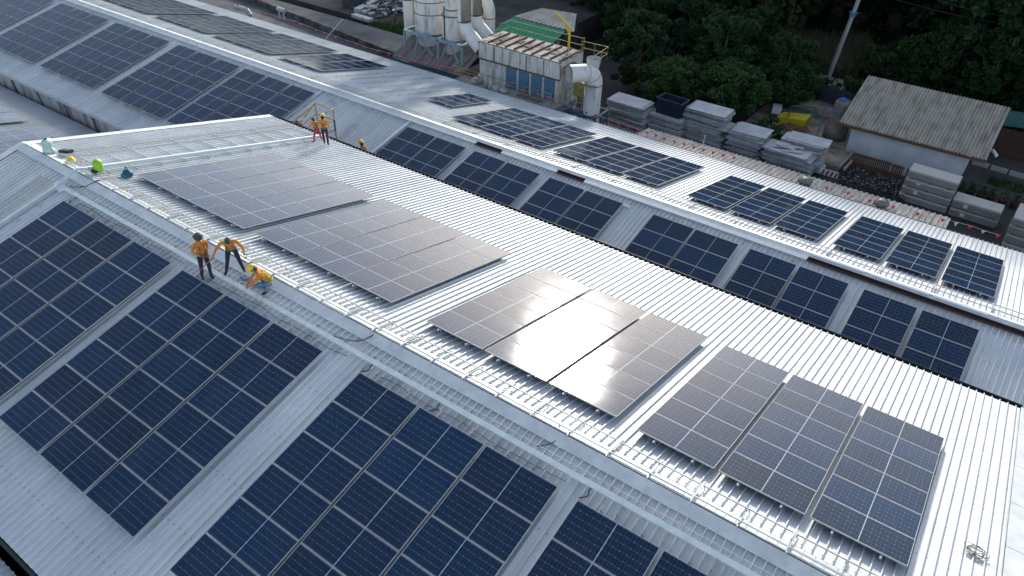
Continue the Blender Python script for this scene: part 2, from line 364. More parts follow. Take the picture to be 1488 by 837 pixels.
# ------------------------------------------------------------------ roofs
RIB = [(0, 0), (.006, .058), (.026, .058), (.034, 0), (.092, 0), (.100, .0035), (.108, 0), (.150, 0), (.158, .0035), (.166, 0)]
def ribbed(P, x0, x1, s0, s1, prof=RIB, pitch=.220, th=.01):
    """P(x, s, h) -> point.  one corrugated sheet with the ribs running along s"""
    mb = MB(); xs = []; x = x0
    while x < x1:
        for dx, h in prof:
            if x+dx <= x1: xs.append((x+dx, h))
        x += pitch
    xs.append((x1, 0)); n = len(xs); S = [s0, s1]
    vs = [P(x, s, h) for s in S for x, h in xs]; vs += [P(x, s, h-th) for s in S for x, h in xs]
    fs = []
    for i in range(n-1):
        fs.append((i, i+1, n+i+1, n+i)); fs.append((2*n+i, 3*n+i, 3*n+i+1, 2*n+i+1))
        fs.append((i, 2*n+i, 2*n+i+1, i+1)); fs.append((n+i, n+i+1, 3*n+i+1, 3*n+i))
    fs += [(0, n, 3*n, 2*n), (n-1, 3*n-1, 4*n-1, 2*n-1)]
    mb.add(vs, fs); return mb
def cap_strip(mb, pl, x0, x1, s0, s1, h0, h1, th=.012):
    a = [RP(pl, x, s, h) for x in (x0, x1) for s, h in ((s0, h0), (s1, h1))]; b = [RP(pl, x, s, h) for x in (x0, x1) for s, h in ((s0, h0-th), (s1, h1-th))]
    mb.add(a+b, [(0, 1, 3, 2), (4, 6, 7, 5), (1, 5, 7, 3), (0, 2, 6, 4), (0, 4, 5, 1), (2, 3, 7, 6)])
def gable_building(pfx, x0, x1, sl, sr, label, cat, wall_bottom=GZ, mat='roof', cap=True):
    oy, oz = {'A': (0, 0), 'C': (YC, ZC), 'B': (0, A2Z)}[pfx]
    root = empty('warehouse', ((x0+x1)/2, oy, wall_bottom), label, cat)
    for sd, s1 in (('L', sl), ('R', sr)):
        mb = ribbed(lambda x, s, h, sd=sd: RP(pfx+sd, x, s, h), x0, x1, .02, s1); child(mb, 'roof', M[mat], root)
    if cap:
        mb = MB()
        for sd in 'LR':
            x = x0
            while x < x1:
                xe = min(x+3.05, x1); cap_strip(mb, pfx+sd, x, xe-.0, .0, .34, .085+rnd.uniform(0, .004), .062+rnd.uniform(0, .004)); x += 3.0
        child(mb, 'ridge_cap', M['cap'], root)
    w = MB(); yl, yr = oy-(sl-.25)*CA, oy+(sr-.25)*CA; zl, zr = oz-(sl-.25)*SA-.03, oz-(sr-.25)*SA-.03
    # gable walls follow the slope
    for x in (x0+.12, x1-.12):
        pts = [(yl, wall_bottom), (yr, wall_bottom), (yr, zr), (oy, oz-.04), (yl, zl)]
        vs = [(x-.05, y, z) for y, z in pts]+[(x+.05, y, z) for y, z in pts]; n = 5
        w.add(vs, [tuple(range(n)), tuple(reversed(range(n, 2*n)))]+[(i, n+i, n+(i+1) % n, (i+1) % n) for i in range(n)])
    child(w, 'gable_wall', M['darkwall'], root)
    return root, (yl, zl, yr, zr)
A, (ayl, azl, ayr, azr) = gable_building('A', -20.75, 13.5, 9.25, 11.92, 'near long warehouse with ribbed zinc roof, carrying the ridge workers and the glare array', 'warehouse')
for y, z, nm in ((ayl, azl, 0), (ayr, azr, 1)):
    w = MB(); w.box(((-20.75+13.5)/2, y, (z+GZ)/2-.05), (34.0, .12, z-GZ-.1)); child(w, 'wall', M['darkwall'], A)
g = MB()
p = RP('AR', 0, 11.95, 0)
for a, b, c, d in ((.0, -.16, .012, .30), (.2, -.16, .012, .30)): g.box((-3.6, p.y+.01+a, p.z+b), (34.3, c, d))
g.box((-3.6, p.y+.11, p.z-.31), (34.3, .2, .012)); child(g, 'gutter', M['gutter'], A)
g = MB(); p = RP('AL', 0, 9.28, 0); g.box((-3.6, p.y-.03, p.z-.10), (34.3, .07, .16)); child(g, 'gutter', M['dark'], A)
# gable flashings
f = MB()
for sd, s1 in (('L', 9.2), ('R', 11.9)):
    for x0_, x1_ in ((-20.98, -20.62), (13.50, 13.92)):
        s = 0.0; f = MB()
        while s < s1:
            e = min(s+2.02, s1); cap_strip(f, 'A'+sd, x0_, x1_, s, e, .070+rnd.uniform(0, .003), .064+rnd.uniform(0, .003)); s += 2.0
        child(f, 'gable_flashing', M['cap'], A)

C_, (cyl, czl, cyr, czr) = gable_building('C', -68, 24, 8.85, 11.45, 'second long warehouse roof with blue arrays, running across the photo behind the near gutter', 'warehouse')
wl = MB()
x = -59.6; k = 0
while x < 23.5:
    w_ = 3.3; wl.box((x+w_/2, cyl, (czl+GZ)/2-.03), (w_-.07, .10, czl-GZ-.06)); x += w_
child(wl, 'wall', M['wallpanel'], C_)
ws = MB(); x = -59.6
while x < 23.5: ws.bar((x-.02, cyl-.075, czl-.1), (x+.28, cyl-.075, czl-1.35), .10, .04, up=(0, 1, 0)); x += 3.3
child(ws, 'wall_strut', M['darkwall'], C_)
ws = MB(); ws.box((-18, cyl+.2, (czl+GZ)/2-.1), (83, .08, czl-GZ-.2)); ws.box((-18, cyr, (czr+GZ)/2-.1), (83, .12, czr-GZ-.2)); child(ws, 'back_wall', M['darkwall'], C_)
p = RP('CR', 0, 11.5, 0); g = MB(); g.box((-18, p.y+.02, p.z-.10), (84, .015, .22)); g.box((-18, p.y+.20, p.z-.13), (84, .015, .14)); g.box((-18, p.y+.11, p.z-.19), (84, .19, .015)); child(g, 'gutter', M['gutter'], C_)
p = RP('CL', 0, 8.87, 0); g = MB(); g.box((-18, p.y-.03, p.z-.05), (84, .05, .10)); child(g, 'eave_trim', M['galv'], C_)
# raised white flashings across the second roof
for x in (-24.0, -16.98):
    o = RP('CL', x, .3, .1); t = empty('cross_flashing', o, 'pale tray down the facing slope '+('beside the slate blue arrays' if x < -20 else 'beside the small blue array nearest the hidden worker'), 'cable tray', 'pale trays down the facing slope')
    m_ = MB(); n = Vector((0, -SA, CA)); m_.bar(RP('CL', x, .36, .12)-o, RP('CL', x, 8.5, .12)-o, .16, .06, up=n)
    m_.build('tray', M['tray'], t); m_ = MB()
    s = .9
    while s < 8.4: MB().bar(RP('CL', x-.02, s, .05)-o, RP('CL', x+.22, s, .05)-o, .04, .07, up=n).build('bracket', M['galv'], t); s += 1.1

# lower roof at the left
B_, (byl, bzl, byr, bzr) = gable_building('B', -62, -20.9, 9.2, 9.72, 'lower warehouse roof at the left edge, below the wall of stained panels', 'warehouse', mat='roof_old')
w = MB(); w.box((-41.5, byl, (bzl+GZ)/2-.05), (41, .12, bzl-GZ-.1)); child(w, 'wall', M['darkwall'], B_)
# roof across the dark gap in the bottom left corner
D0 = Vector((0, -9.24, -2.62))
def DP(x, s, h): return Vector((x, D0.y-s*CA+h*SA, D0.z+s*SA+h*CA))
Dr = empty('neighbour_roof', (-10, -20, GZ), 'bright white ribbed roof in the bottom left corner, across the dark gap', 'warehouse')
child(ribbed(DP, -24, 14, 0, 11.5), 'roof', M['roof'], Dr)
w = MB(); w.box((-5, -9.65, (-3.0+GZ)/2-.1), (37.5, .12, -3.0-GZ-.2)); w.box((-5, -20.4, (-.6+GZ)/2), (37.5, .12, -.6-GZ)); child(w, 'wall', M['darkwall'], Dr)

# canopy strip beyond the second gutter
K0 = Vector((0, 29.68, -7.02))
def KP(x, s, h): return Vector((x, K0.y+s*CA+h*SA, K0.z-s*.13+h))
Kr = empty('lean_to_canopy', (0, 31.2, GZ), 'narrow lean-to roof of dirty beige corrugated sheets along the far gutter', 'canopy')
KRIB = [(0, 0), (.05, .05), (.11, .05), (.16, 0)]
child(ribbed(KP, -9.1, 9.2, 0, 2.1, KRIB, .30), 'roof', M['canopy'], Kr)
w = MB(); w.bar(KP(-9, 1.9, -.1), KP(9.1, 1.9, -.1), .08, .12)
for i in range(7): q = KP(-8.8+i*2.95, 1.9, -.1); w.bar(q, (q.x, q.y, GZ), .10)
child(w, 'post', M['dark'], Kr)
for q, lb in ((atz(1168, 271, -7.22), 'dull metal turbine ventilator, the left one on the beige canopy'), (atz(1278, 303, -7.22), 'dull metal turbine ventilator, the right one on the beige canopy')):
    t = empty('turbine_ventilator', q, lb, 'roof ventilator', 'turbine ventilators on the canopy')
    m_ = MB(); m_.lathe((0, 0, -.05), [(.24, 0), (.24, .22), (.20, .24)], 18); m_.build('neck', M['galv'], t)
    m_ = MB(); m_.lathe((0, 0, .17), [(.22, 0), (.36, .08), (.40, .18), (.34, .30), (.18, .38), (0, .40)], 22)
    for i in range(22):
        a = 2*math.pi*i/22; m_.tube([(math.cos(a+k*.07)*r_, math.sin(a+k*.07)*r_, .17+z) for k, (r_, z) in enumerate([(.23, 0), (.37, .08), (.41, .18), (.35, .30), (.18, .385)])], .008, 4)
    m_.build('turbine_head', M['turbine'], t)

# ------------------------------------------------------------------ walkways and cable trays
def tray_line(name, pts, label, group=None, w=.13, h=.06, mat='tray', lift=.0, n=Vector((0, 0, 1)), legs=1.1, plx='AL', leglen=.32):
    o = Vector(pts[0]); t = empty(name, o, label, 'cable tray', group)
    m_ = MB()
    for a, b in zip(pts, pts[1:]): m_.bar(Vector(a)-o, Vector(b)-o, w, h, up=n)
    m_.build('tray', M[mat], t)
    for a, b in zip(pts, pts[1:]):
        a, b = Vector(a), Vector(b); L = (b-a).length; d = (b-a)/L; sd = d.cross(n).normalized(); k = legs*.5
        while k < L:
            m_ = MB(); c = a+d*k-o-n*(h/2+.012); m_.bar(c-sd*leglen*.6, c+sd*leglen, .035, .02, up=n); m_.bar(c+sd*(leglen-.03), c+sd*(leglen-.03)-n*.10, .035, .02); m_.bar(c-sd*(leglen*.6-.03), c-sd*(leglen*.6-.03)-n*.10, .035, .02); k += legs; m_.build('bracket', M['galv'], t)
    return t
nL, nR = Vector((0, -SA, CA)), Vector((0, SA, CA))
GTR = 'flat pale cable trays on the roofs'
tray_line('cable_tray', [RP('AL', -16.2, .80, .14), RP('AL', 13.6, .80, .14)], 'long flat pale blue tray below the ridge, running past the feet of the three workers', GTR, w=.14, n=nL)
tray_line('cable_tray', [RP('CL', -36, .42, .15), RP('CL', -12.4, .42, .15)], 'pale tray along the second ridge, left of the first dark red piece', GTR, w=.16, n=nL)
tray_line('cable_tray', [RP('CL', -60, .42, .15), RP('CL', -36.1, .42, .15)], 'thin pale tray along the second ridge above the slate blue arrays', GTR, w=.10, n=nL)
tray_line('cable_tray', [RP('CL', -10.7, .42, .15), RP('CL', -7.3, .42, .15)], 'short pale tray between the two short dark red pieces', GTR, w=.20, n=nL)
tray_line('cable_tray', [RP('CL', -5.7, .42, .15), RP('CL', 5.2, .42, .15)], 'pale tray between a short and the long dark red piece', GTR, w=.22, n=nL)
GD = 'dark red open stretches of the tray on the second ridge'
for a, b, lb in ((-12.4, -10.7, 'short dark red open tray, the left one of the two short ones'), (-7.3, -5.7, 'short dark red open tray, the right one of the two short ones'), (5.2, 20, 'long dark red open tray running to the right edge')):
    o = RP('CL', a, .42, .12); t = empty('open_tray', o, lb, 'cable tray', GD); m_ = MB()
    m_.bar(RP('CL', a+.01, .42, .12)-o, RP('CL', b-.01, .42, .12)-o, .20, .012, up=nL); m_.build('tray_floor', M['brown'], t)
    m_ = MB()
    for ds in (-.11, .11): m_.bar(RP('CL', a+.01, .42+ds, .15)-o, RP('CL', b-.01, .42+ds, .15)-o, .012, .07, up=nL)
    m_.build('side_wall', M['brown'], t)
    m_ = MB()
    for k in range(3): m_.tube([RP('CL', a+.05+(b-a-.1)*i/12, .36+.05*k+.015*math.sin(i*1.3+k), .14)-o for i in range(13)], .012, 5)
    m_.build('cable', M['black'], t)
# white lids lying on the second ridge
for k, (a, b, s) in enumerate(((5.3, 7.4, .02), (7.7, 9.9, .02), (10.1, 12.0, .02))):
    tag(localise(MB().bar(RP('CL', a, s, .10), RP('CL', b, s, .10), .09, .025, up=nL).build('tray_lid', M['whitebar']), RP('CL', a, s, .1)), ('white tray lid lying on the second ridge, left of three', 'white tray lid lying on the second ridge, middle of three', 'white tray lid lying on the second ridge, right of three')[k], 'tray lid', 'white tray lids on the second ridge')
tag(localise(MB().bar(RP('CL', -2.9, .98, .08), RP('CL', -6.5, .98, .08), .14, .03, up=nL).build('tray_lid', M['whitebar']), RP('CL', -4.7, .98, .08)), 'pale metal strip lying beside a short dark red tray piece', 'metal strip')

def grate_panel(L, w, nl, nw, frame=.022, wire=.008):
    """wire grating panel in local x (length) y (width)"""
    fr = MB()
    for y in (-w/2, w/2): fr.bar((0, y, 0), (L, y, 0), frame, .035)
    for x in (0.015, L-.015): fr.bar((x, -w/2+frame/2, 0), (x, w/2-frame/2, 0), frame*.8, .033)
    ms = MB()
    for i in range(1, nw): y = -w/2+w*i/nw; ms.bar((0.03, y, 0), (L-.03, y, 0), wire, wire)
    for i in range(1, nl): x = L*i/nl; ms.bar((x, -w/2+.01, .009), (x, w/2-.01, .009), wire*1.4, wire)
    return fr, ms
def walkway(name, label, pl, x0, x1, sc, w, h, group=None, along='x', tiltn=None, plen=2.12):
    o = RP(pl, x0, sc, h) if along == 'x' else RP(pl, sc, x0, h)
    t = empty(name, o, label, 'walkway', group); proto = None
    n = int((x1-x0)/plen)
    sg = -1 if pl[1] == 'L' else 1
    for i in range(n):
        if proto is None:
            fr, ms = grate_panel(plen-.03, w, 9, 4); proto = fr.build('walkway_panel', M['galv'], t); ms.build('mesh', M['galv'], proto); q = proto
        else:
            q = proto.copy(); col.objects.link(q); q.parent = t
            for ch in proto.children: c = ch.copy(); col.objects.link(c); c.parent = q
        jz = rnd.uniform(-.012, .012); jr = rnd.uniform(-.006, .006)
        if along == 'x':
            q.matrix_basis = Matrix.Translation(RP(pl, x0+i*plen, sc, h+jz)-o) @ (slope_rot(pl) if tiltn is None else Matrix.Rotation(tiltn, 4, 'X')) @ Matrix.Rotation(jr, 4, 'Z')
        else:
            base = RP(pl, sc, x0+i*plen, h+jz)-o
            d = (RP(pl, sc, 1, 0)-RP(pl, sc, 0, 0)).normalized(); nn = nR if sg > 0 else nL
            Mx = Matrix((d, nn.cross(d), nn)).transposed().to_4x4(); q.matrix_basis = Matrix.Translation(base) @ Mx
    nn = nR if sg > 0 else nL
    for i in range(n*2+1 if n < 20 else n):
        if along == 'x':
            lg = MB(); i = i if n < 20 else i*2
            c = RP(pl, x0+i*plen/2, sc, 0); 
            lg.bar(RP(pl, x0+i*plen/2, sc-w/2-.16, h-.04)-o, RP(pl, x0+i*plen/2, sc+w/2+.22, h-.04)-o, .028, .025, up=nn)
            for ss in (sc-w/2-.15, sc+w/2+.21): lg.bar(RP(pl, x0+i*plen/2, ss, 0.02)-o, RP(pl, x0+i*plen/2, ss, h-.04)-o, .03)
            lg.build('support', M['galv'], t)
    return t
walkway('ridge_walkway', 'wire grating walkway along the near ridge, in front of the three workers', 'AR', -17.9, 13.9, .37, .52, .14)
walkway('ridge_walkway', 'wire grating walkway along the second ridge', 'CR', -60, 22, .95, .62, .14)
walkway('cross_walkway', 'grating walkway crossing the near roof from the gable end to the yellow steps', 'AR', .9, 11.9, -18.8, .50, .10, along='s')
# stay wires beside both ridges
for pl, x0_, x1_, s_, lb in (('AL', -17, 13.5, .56, 'thin wire with clips between the near ridge and the flat tray'), ('CL', -60, 22, .12, 'thin wire with clips on the second ridge cap')):
    m_ = MB(); n_ = int((x1_-x0_)/.220)
    m_.bar(RP(pl, x0_, s_, .07), RP(pl, x1_, s_, .07), .008)
    for i in range(0, n_, 4): m_.bar(RP(pl, x0_+i*.220+.012, s_-.02, .05), RP(pl, x0_+i*.220+.012, s_+.02, .05), .03)
    tag(localise(m_.build('safety_wire', M['galv']), RP(pl, x0_, s_, .07)), lb, 'wire', 'roof wires')
# cross tray with the junction at the near gable
J = RP('AL', -16.75, .80, .14)
o = J; t = empty('cross_tray', o, 'pale tray that climbs over the ridge at the left and runs to the yellow steps', 'cable tray', GTR)
m_ = MB()
m_.bar(J-o, RP('AL', -16.75, 0.05, .30)-o, .12, .10, up=nL); m_.bar(RP('AL', -16.75, .0, .30)-o, RP('AR', -16.65, .25, .26)-o, .12, .10)
m_.bar(RP('AR', -16.65, .25, .26)-o, RP('AR', -16.60, 11.7, .20)-o, .12, .12, up=nR); m_.bar(J-o, RP('AL', -16.75, 4.6, .14)-o, .12, .11, up=nL)
m_.bar(RP('AL', -16.95, .72, .145)-o, RP('AL', -16.3, .92, .145)-o, .30, .05, up=nL); m_.bar(J-o, RP('AL', -16.15, .80, .14)-o, .14, .055, up=nL)
m_.build('tray', M['tray'], t)
for i in range(11):
    m_ = MB(); s = .9+i*1.05; m_.bar(RP('AR', -18.4, s, .09)-o, RP('AR', -16.3, s, .09)-o, .035, .035, up=nR); m_.bar(RP('AR', -16.35, s, .10)-o, RP('AR', -16.30, s, .15)-o, .05); m_.build('bracket', M['galv'], t)
for i in range(5): s = .9+i*.9; MB().bar(RP('AL', -17.0, s, .06)-o, RP('AL', -16.35, s, .06)-o, .035, .05, up=nL).build('bracket', M['galv'], t)
# loose grating lengths
def loose(pl, a, b, w, label, h=.06, grp='loose pieces of grating lying on the roofs'):
    a_, b_ = RP(pl, a[0], a[1], h), RP(pl, b[0], b[1], h); d = (b_-a_); L = d.length; d.normalize(); nn = nL if pl[1] == 'L' else nR
    t = empty('loose_grating', a_, label, 'grating', grp); fr, ms = grate_panel(L, w, int(L/.28)+1, 3)
    Mx = Matrix((d, nn.cross(d), nn)).transposed().to_4x4()
    for mb, nm in ((fr, 'frame'), (ms, 'mesh')): q = mb.build(nm, M['galv'], t); q.matrix_basis = Mx
loose('AL', (-17.95, .75), (-17.75, 4.3), .30, 'loose grating lying at the left edge, the left one of a pair', grp='pair of loose gratings at the left edge')
loose('AL', (-17.45, .72), (-17.25, 4.3), .26, 'loose grating lying at the left edge, beside the tray', h=.09, grp='pair of loose gratings at the left edge')
loose('CL', (-19.78, 2.0), (-19.48, 3.65), .34, 'short grating lying on the bare facing slope above the hidden worker')
loose('CL', (-22.9, .9), (-22.2, 1.2), .25, 'small grating scrap near the top of the bare facing slope')
# bare mounting rails on the far slope
o = RP('CR', -26, 2.6, .09); t = empty('mounting_rails', o, 'bare mounting rails on the far slope left of the dust collector', 'mounting rails')
for x in (-26.15, -25.2, -24.1, -23.1, -22.0, -21.0, -20.05):
    m_ = MB(); s0_ = rnd.uniform(2.3, 3.0); s1_ = s0_+rnd.uniform(6.0, 7.3)
    m_.bar(RP('CR', x, s0_, .085)-o, RP('CR', x-.05, s1_, .085)-o, .035, .04, up=nR); s = s0_+.2
    while s < s1_: m_.bar(RP('CR', x, s, .01)-o, RP('CR', x, s, .15)-o, .03); s += .95
    m_.build('rail', M['galv'], t)
# small lying stubs of conduit under the near arrays
for k, (x, s) in enumerate(((-1.0, 1.12), (1.25, 1.15), (3.4, 1.12), (6.2, 1.05), (8.35, 1.02), (10.6, 1.02), (-3.6, 1.2), (-6.5, 1.2))):
    pass
# coil of wire at the bottom right
m_ = MB(); c0 = RP('AR', 12.95, 3.2, .08)
for k in range(7):
    a0 = rnd.uniform(0, 6); rx, ry = rnd.uniform(.14, .24), rnd.uniform(.08, .15); off = Vector((rnd.uniform(-.06, .06), rnd.uniform(-.06, .06), rnd.uniform(0, .06)))
    m_.tube([c0+off+Vector((rx*math.cos(a0+i*.5), ry*math.sin(a0+i*.5), .02*math.sin(i*1.1))) for i in range(13)], .008, 4)
tag(localise(m_.build('wire_coil', M['wirecoil']), c0), 'tangled brown wire coil near the bottom right corner', 'wire coil')
# loose black cables on the ridge
def cable(pts, r, label, mat='black', grp='loose cables on the near roof'):
    P = [Vector(p) for p in pts]; fine = []
    for i in range(len(P)-1):
        p0, p1, p2, p3 = P[max(i-1, 0)], P[i], P[i+1], P[min(i+2, len(P)-1)]
        for k in range(6):
            tt = k/6; fine.append(.5*((2*p1)+(p2-p0)*tt+(2*p0-5*p1+4*p2-p3)*tt*tt+(3*p1-p0-3*p2+p3)*tt**3))
    fine.append(P[-1]); m_ = MB(); m_.tube(fine, r, 6)
    return tag(localise(m_.build('loose_cable', M[mat]), P[0]), label, 'cable', grp)
cable([RP('AR', -15.9, .5, .10), RP('AL', -15.7, .1, .12), RP('AL', -15.9, .35, .06), RP('AL', -16.4, .6, .05)], .014, 'black cable curling over the ridge cap near the tray junction')
cable([RP('AL', -15.4, .75, .08), RP('AL', -15.7, .95, .05), RP('AL', -15.6, 1.15, .05)], .013, 'short black cable hanging below the flat tray at the upper left array')
cable([RP('AR', -1.9, .3, .12), RP('AL', -1.9, .2, .1), RP('AL', -2.2, .5, .06), RP('AL', -2.9, .72, .12)], .014, 'black cable looping from the walkway to the tray, right of the crouching worker')
cable([RP('AR', 4.0, .2, .12), RP('AL', 4.2, .25, .06), RP('AL', 3.9, .6, .06)], .014, 'black cable on the ridge cap near the picture centre bottom')
for k, (xa, xb, s_, lb) in enumerate(((-15.2, -9.2, .98, 'thin black cable lying between the flat tray and the left dark blue array'), (-8.4, -2.0, 1.02, 'thin black cable lying above the wholly visible dark blue array'), (-.9, 5.0, 1.03, 'thin black cable above the dark blue array at the bottom'))):
    cable([RP('AL', xa+(xb-xa)*i/9, s_+rnd.uniform(-.05, .05), .065) for i in range(10)], .009, lb)
for k, (x_, lb) in enumerate(((1.2, 'black cable tail dropping from the tray at the bottom array, left one'), (-1.15, 'black cable tail beside the corner of the bottom array'), (5.6, 'black cable tail near the bottom centre'))):
    cable([RP('AL', x_, .78, .13), RP('AL', x_-.06, .92, .07), RP('AL', x_-.02, 1.05, .07), RP('AL', x_-.15, 1.2, .10)], .013, lb)
# bits left at the near gable
m_ = MB(); q = RP('AR', -19.35, .25, .06)
for k in range(26):
    a = rnd.uniform(0, 6.28)
m_.lathe((0, 0, 0), [(.02, 0), (.22, .02), (.20, .2), (.14, .38), (.19, .52), (.08, .56)], 12)
me_ = m_.v; m_.v = [(x+.05*math.sin(z*17+y*9), y+.05*math.cos(z*13+x*11), z) for x, y, z in me_]
tag(m_.build('plastic_sack', M['film'], loc=q), 'crumpled pale green plastic sack standing on the ridge at the gable end', 'sack')
t = empty('black_case', RP('AR', -18.85, .62, .17), 'flat black case beside the green plastic sack', 'case'); t.rotation_euler = (-AL, 0, .5)
MB().box((0, 0, .05), (.42, .30, .10)).build('body', M['black'], t); MB().box((0, 0, .112), (.40, .28, .016)).build('lid', M['dark'], t); MB().bar((-.07, -.17, .06), (.07, -.17, .06), .02).build('handle', M['dark'], t)
def helmet_mesh(mb, c, r, Mx=None, mi=0):
    c = Vector(c); Mx = Mx or Matrix.Identity(3)
    prof = [(0, 1.0), (.35, .95), (.68, .75), (.90, .42), (.98, .08), (1.0, 0)]
    n = 16; vs = []; fs = []
    for rr, z in prof:
        for k in range(n): a = 2*math.pi*k/n; vs.append(c+Mx @ Vector((rr*r*.93*math.cos(a), rr*r*1.12*math.sin(a), z*r*.95)))
    b = len(prof)
    for k in range(n):
        a = 2*math.pi*k/n; e = 1.12+(.35 if math.sin(a) > .3 else 0)*math.sin(a); vs.append(c+Mx @ Vector((r*.93*1.12*math.cos(a), r*1.12*e*math.sin(a), -.06*r)))
    for i in range(b):
        for k in range(n): fs.append((i*n+k, (i+1)*n+k, (i+1)*n+(k+1) % n, i*n+(k+1) % n))
    mb.add(vs, fs, mi, True)
m_ = MB(); helmet_mesh(m_, (0, 0, 0), .15); o = m_.build('safety_helmet', M['helmet'], loc=RP('AR', -18.15, .42, .10)); o.rotation_euler = (0, 0, 1.2); tag(o, 'yellow safety helmet lying on the ridge cap near the black case', 'helmet')
t = empty('lime_jug', RP('AR', -16.45, .55, .20), 'lime green plastic jug with a black base on the ridge', 'jug')
MB().lathe((0, 0, 0), [(0, 0), (.16, 0), (.17, .06), (.17, .34), (.13, .40), (0, .41)], 18).build('body', M['lime'], t); MB().lathe((0, 0, .40), [(.05, 0), (.05, .05), (0, .05)], 12).build('cap', M['lime'], t)
m_ = MB(); m_.box((.02, -.20, .04), (.24, .12, .08)); m_.build('strap', M['black'], t)
t = empty('tool_bag', RP('AR', -15.75, 1.25, .05), 'dark teal tool bag at the corner of the grey array', 'bag')
m_ = MB(); m_.ell((0, 0, .14), (.24, .17, .16), 14, 8, zmin=-.8); m_.build('body', M['bluebag'], t); m_ = MB(); m_.box((0, -.16, .10), (.26, .10, .12)); m_.build('pocket', plain('teal_pocket', (.02, .22, .26), .6), t); MB().tube([(-.1, 0, .28), (-.06, 0, .40), (.06, 0, .40), (.1, 0, .28)], .015, 6).build('handle', M['black'], t)

# ------------------------------------------------------------------ yellow steps at the near gutter
q0 = Vector((-18.9, 11.9, -3.0)); t = empty('access_steps', (-18.3, 12.6, -5.4), 'yellow railed access steps between the two roofs, behind two workers', 'steps')
def W(u, v, y): return aty(u, v, y)
pA, pB, pC, pD = W(461, 155, 12.9), W(481, 162, 12.9), W(486, 202, 12.9), W(467, 192, 12.9)
pE, pF = W(461, 155, 12.3), W(445, 162, 12.3)
m_ = MB(); R_ = .035
zt, zb = -2.05, -3.15; xl, xr = -19.0, -17.7; yb, yf = 13.0, 12.2
for x in (xl, xr):
    for y in (yb,): m_.tube([(x, y, zb-2.2), (x, y, zt)], R_, 8)
m_.tube([(xl, yf, zt-.5), (xl, yb, zt), (xr, yb, zt), (xr, yf, zt-.05), (xr, yf, zb)], R_, 8); m_.tube([(xl, yb, zt-.55), (xr, yb, zt-.55), (xr, yf, zt-.55)], R_, 8)
# sloping handrails down to the second roof at the left
m_.tube([(xl, yb, zt-.05), (xl-1.9, yb+.05, zt-1.5), (xl-1.9, yb+.05, zt-2.7)], R_, 8); m_.tube([(xl, yb, zt-.6), (xl-1.9, yb+.05, zt-2.0)], R_*.8, 8)
m_.tube([(xl-.2, yf, zt-.75), (xl-1.7, yf, zt-1.2), (xl-1.7, yf, zt-2.4)], R_, 8); m_.tube([(xl-1.0, yf, zt-.98), (xl-1.0, yf, zt-1.9)], R_, 8)
m_.build('handrail', M['yellow'], None); hr = bpy.data.objects['handrail']; hr.parent = t; hr.data.transform(Matrix.Translation(-t.location))
for i in range(5):
    s_ = MB(); s_.box((xl-1.7+i*.38, (yf+yb)/2, zb-1.75+i*.38), (.30, .72, .035)); child(s_, 'step', M['yellow'], t)
s_ = MB(); s_.bar((xl-1.9, yf+.03, zb-1.95), (xl+.1, yf+.03, zb-.05), .04, .14); s_.bar((xl-1.9, yb-.03, zb-1.95), (xl+.1, yb-.03, zb-.05), .04, .14); child(s_, 'stringer', M['yellow'], t)
s_ = MB(); s_.box(((xl+xr)/2, (yf+yb)/2, zb), (xr-xl, .78, .05)); s_.tube([(xr, yb, zb), (xr, yb, zt-.55)], .045, 8); s_.tube([(xr, yf, zb), (xr, yf, zb-1.9)], .045, 8); child(s_, 'platform', M['bluedark'], t)
t = empty('orange_bag', aty(436, 181, 12.05), 'orange red bag hanging over the gutter beside the yellow steps', 'bag')
m_ = MB(); m_.ell((0, 0, 0), (.17, .13, .14)); m_.build('body', noisy('orange_red_cloth', (.55, .10, .03), (.66, .16, .04), 8, .7), t); m_ = MB(); m_.ell((-.24, .05, .02), (.14, .11, .13)); m_.build('flap', M['harness'], t)
tag(localise(MB().ell((-14.85, 12.65, -4.95), (.17, .17, .15)).build('round_bundle', noisy('maroon_cloth', (.08, .015, .015), (.14, .03, .03), 8, .8)), (-14.85, 12.65, -4.95)), 'small maroon round bundle below the hidden worker, by the blue array', 'bundle')

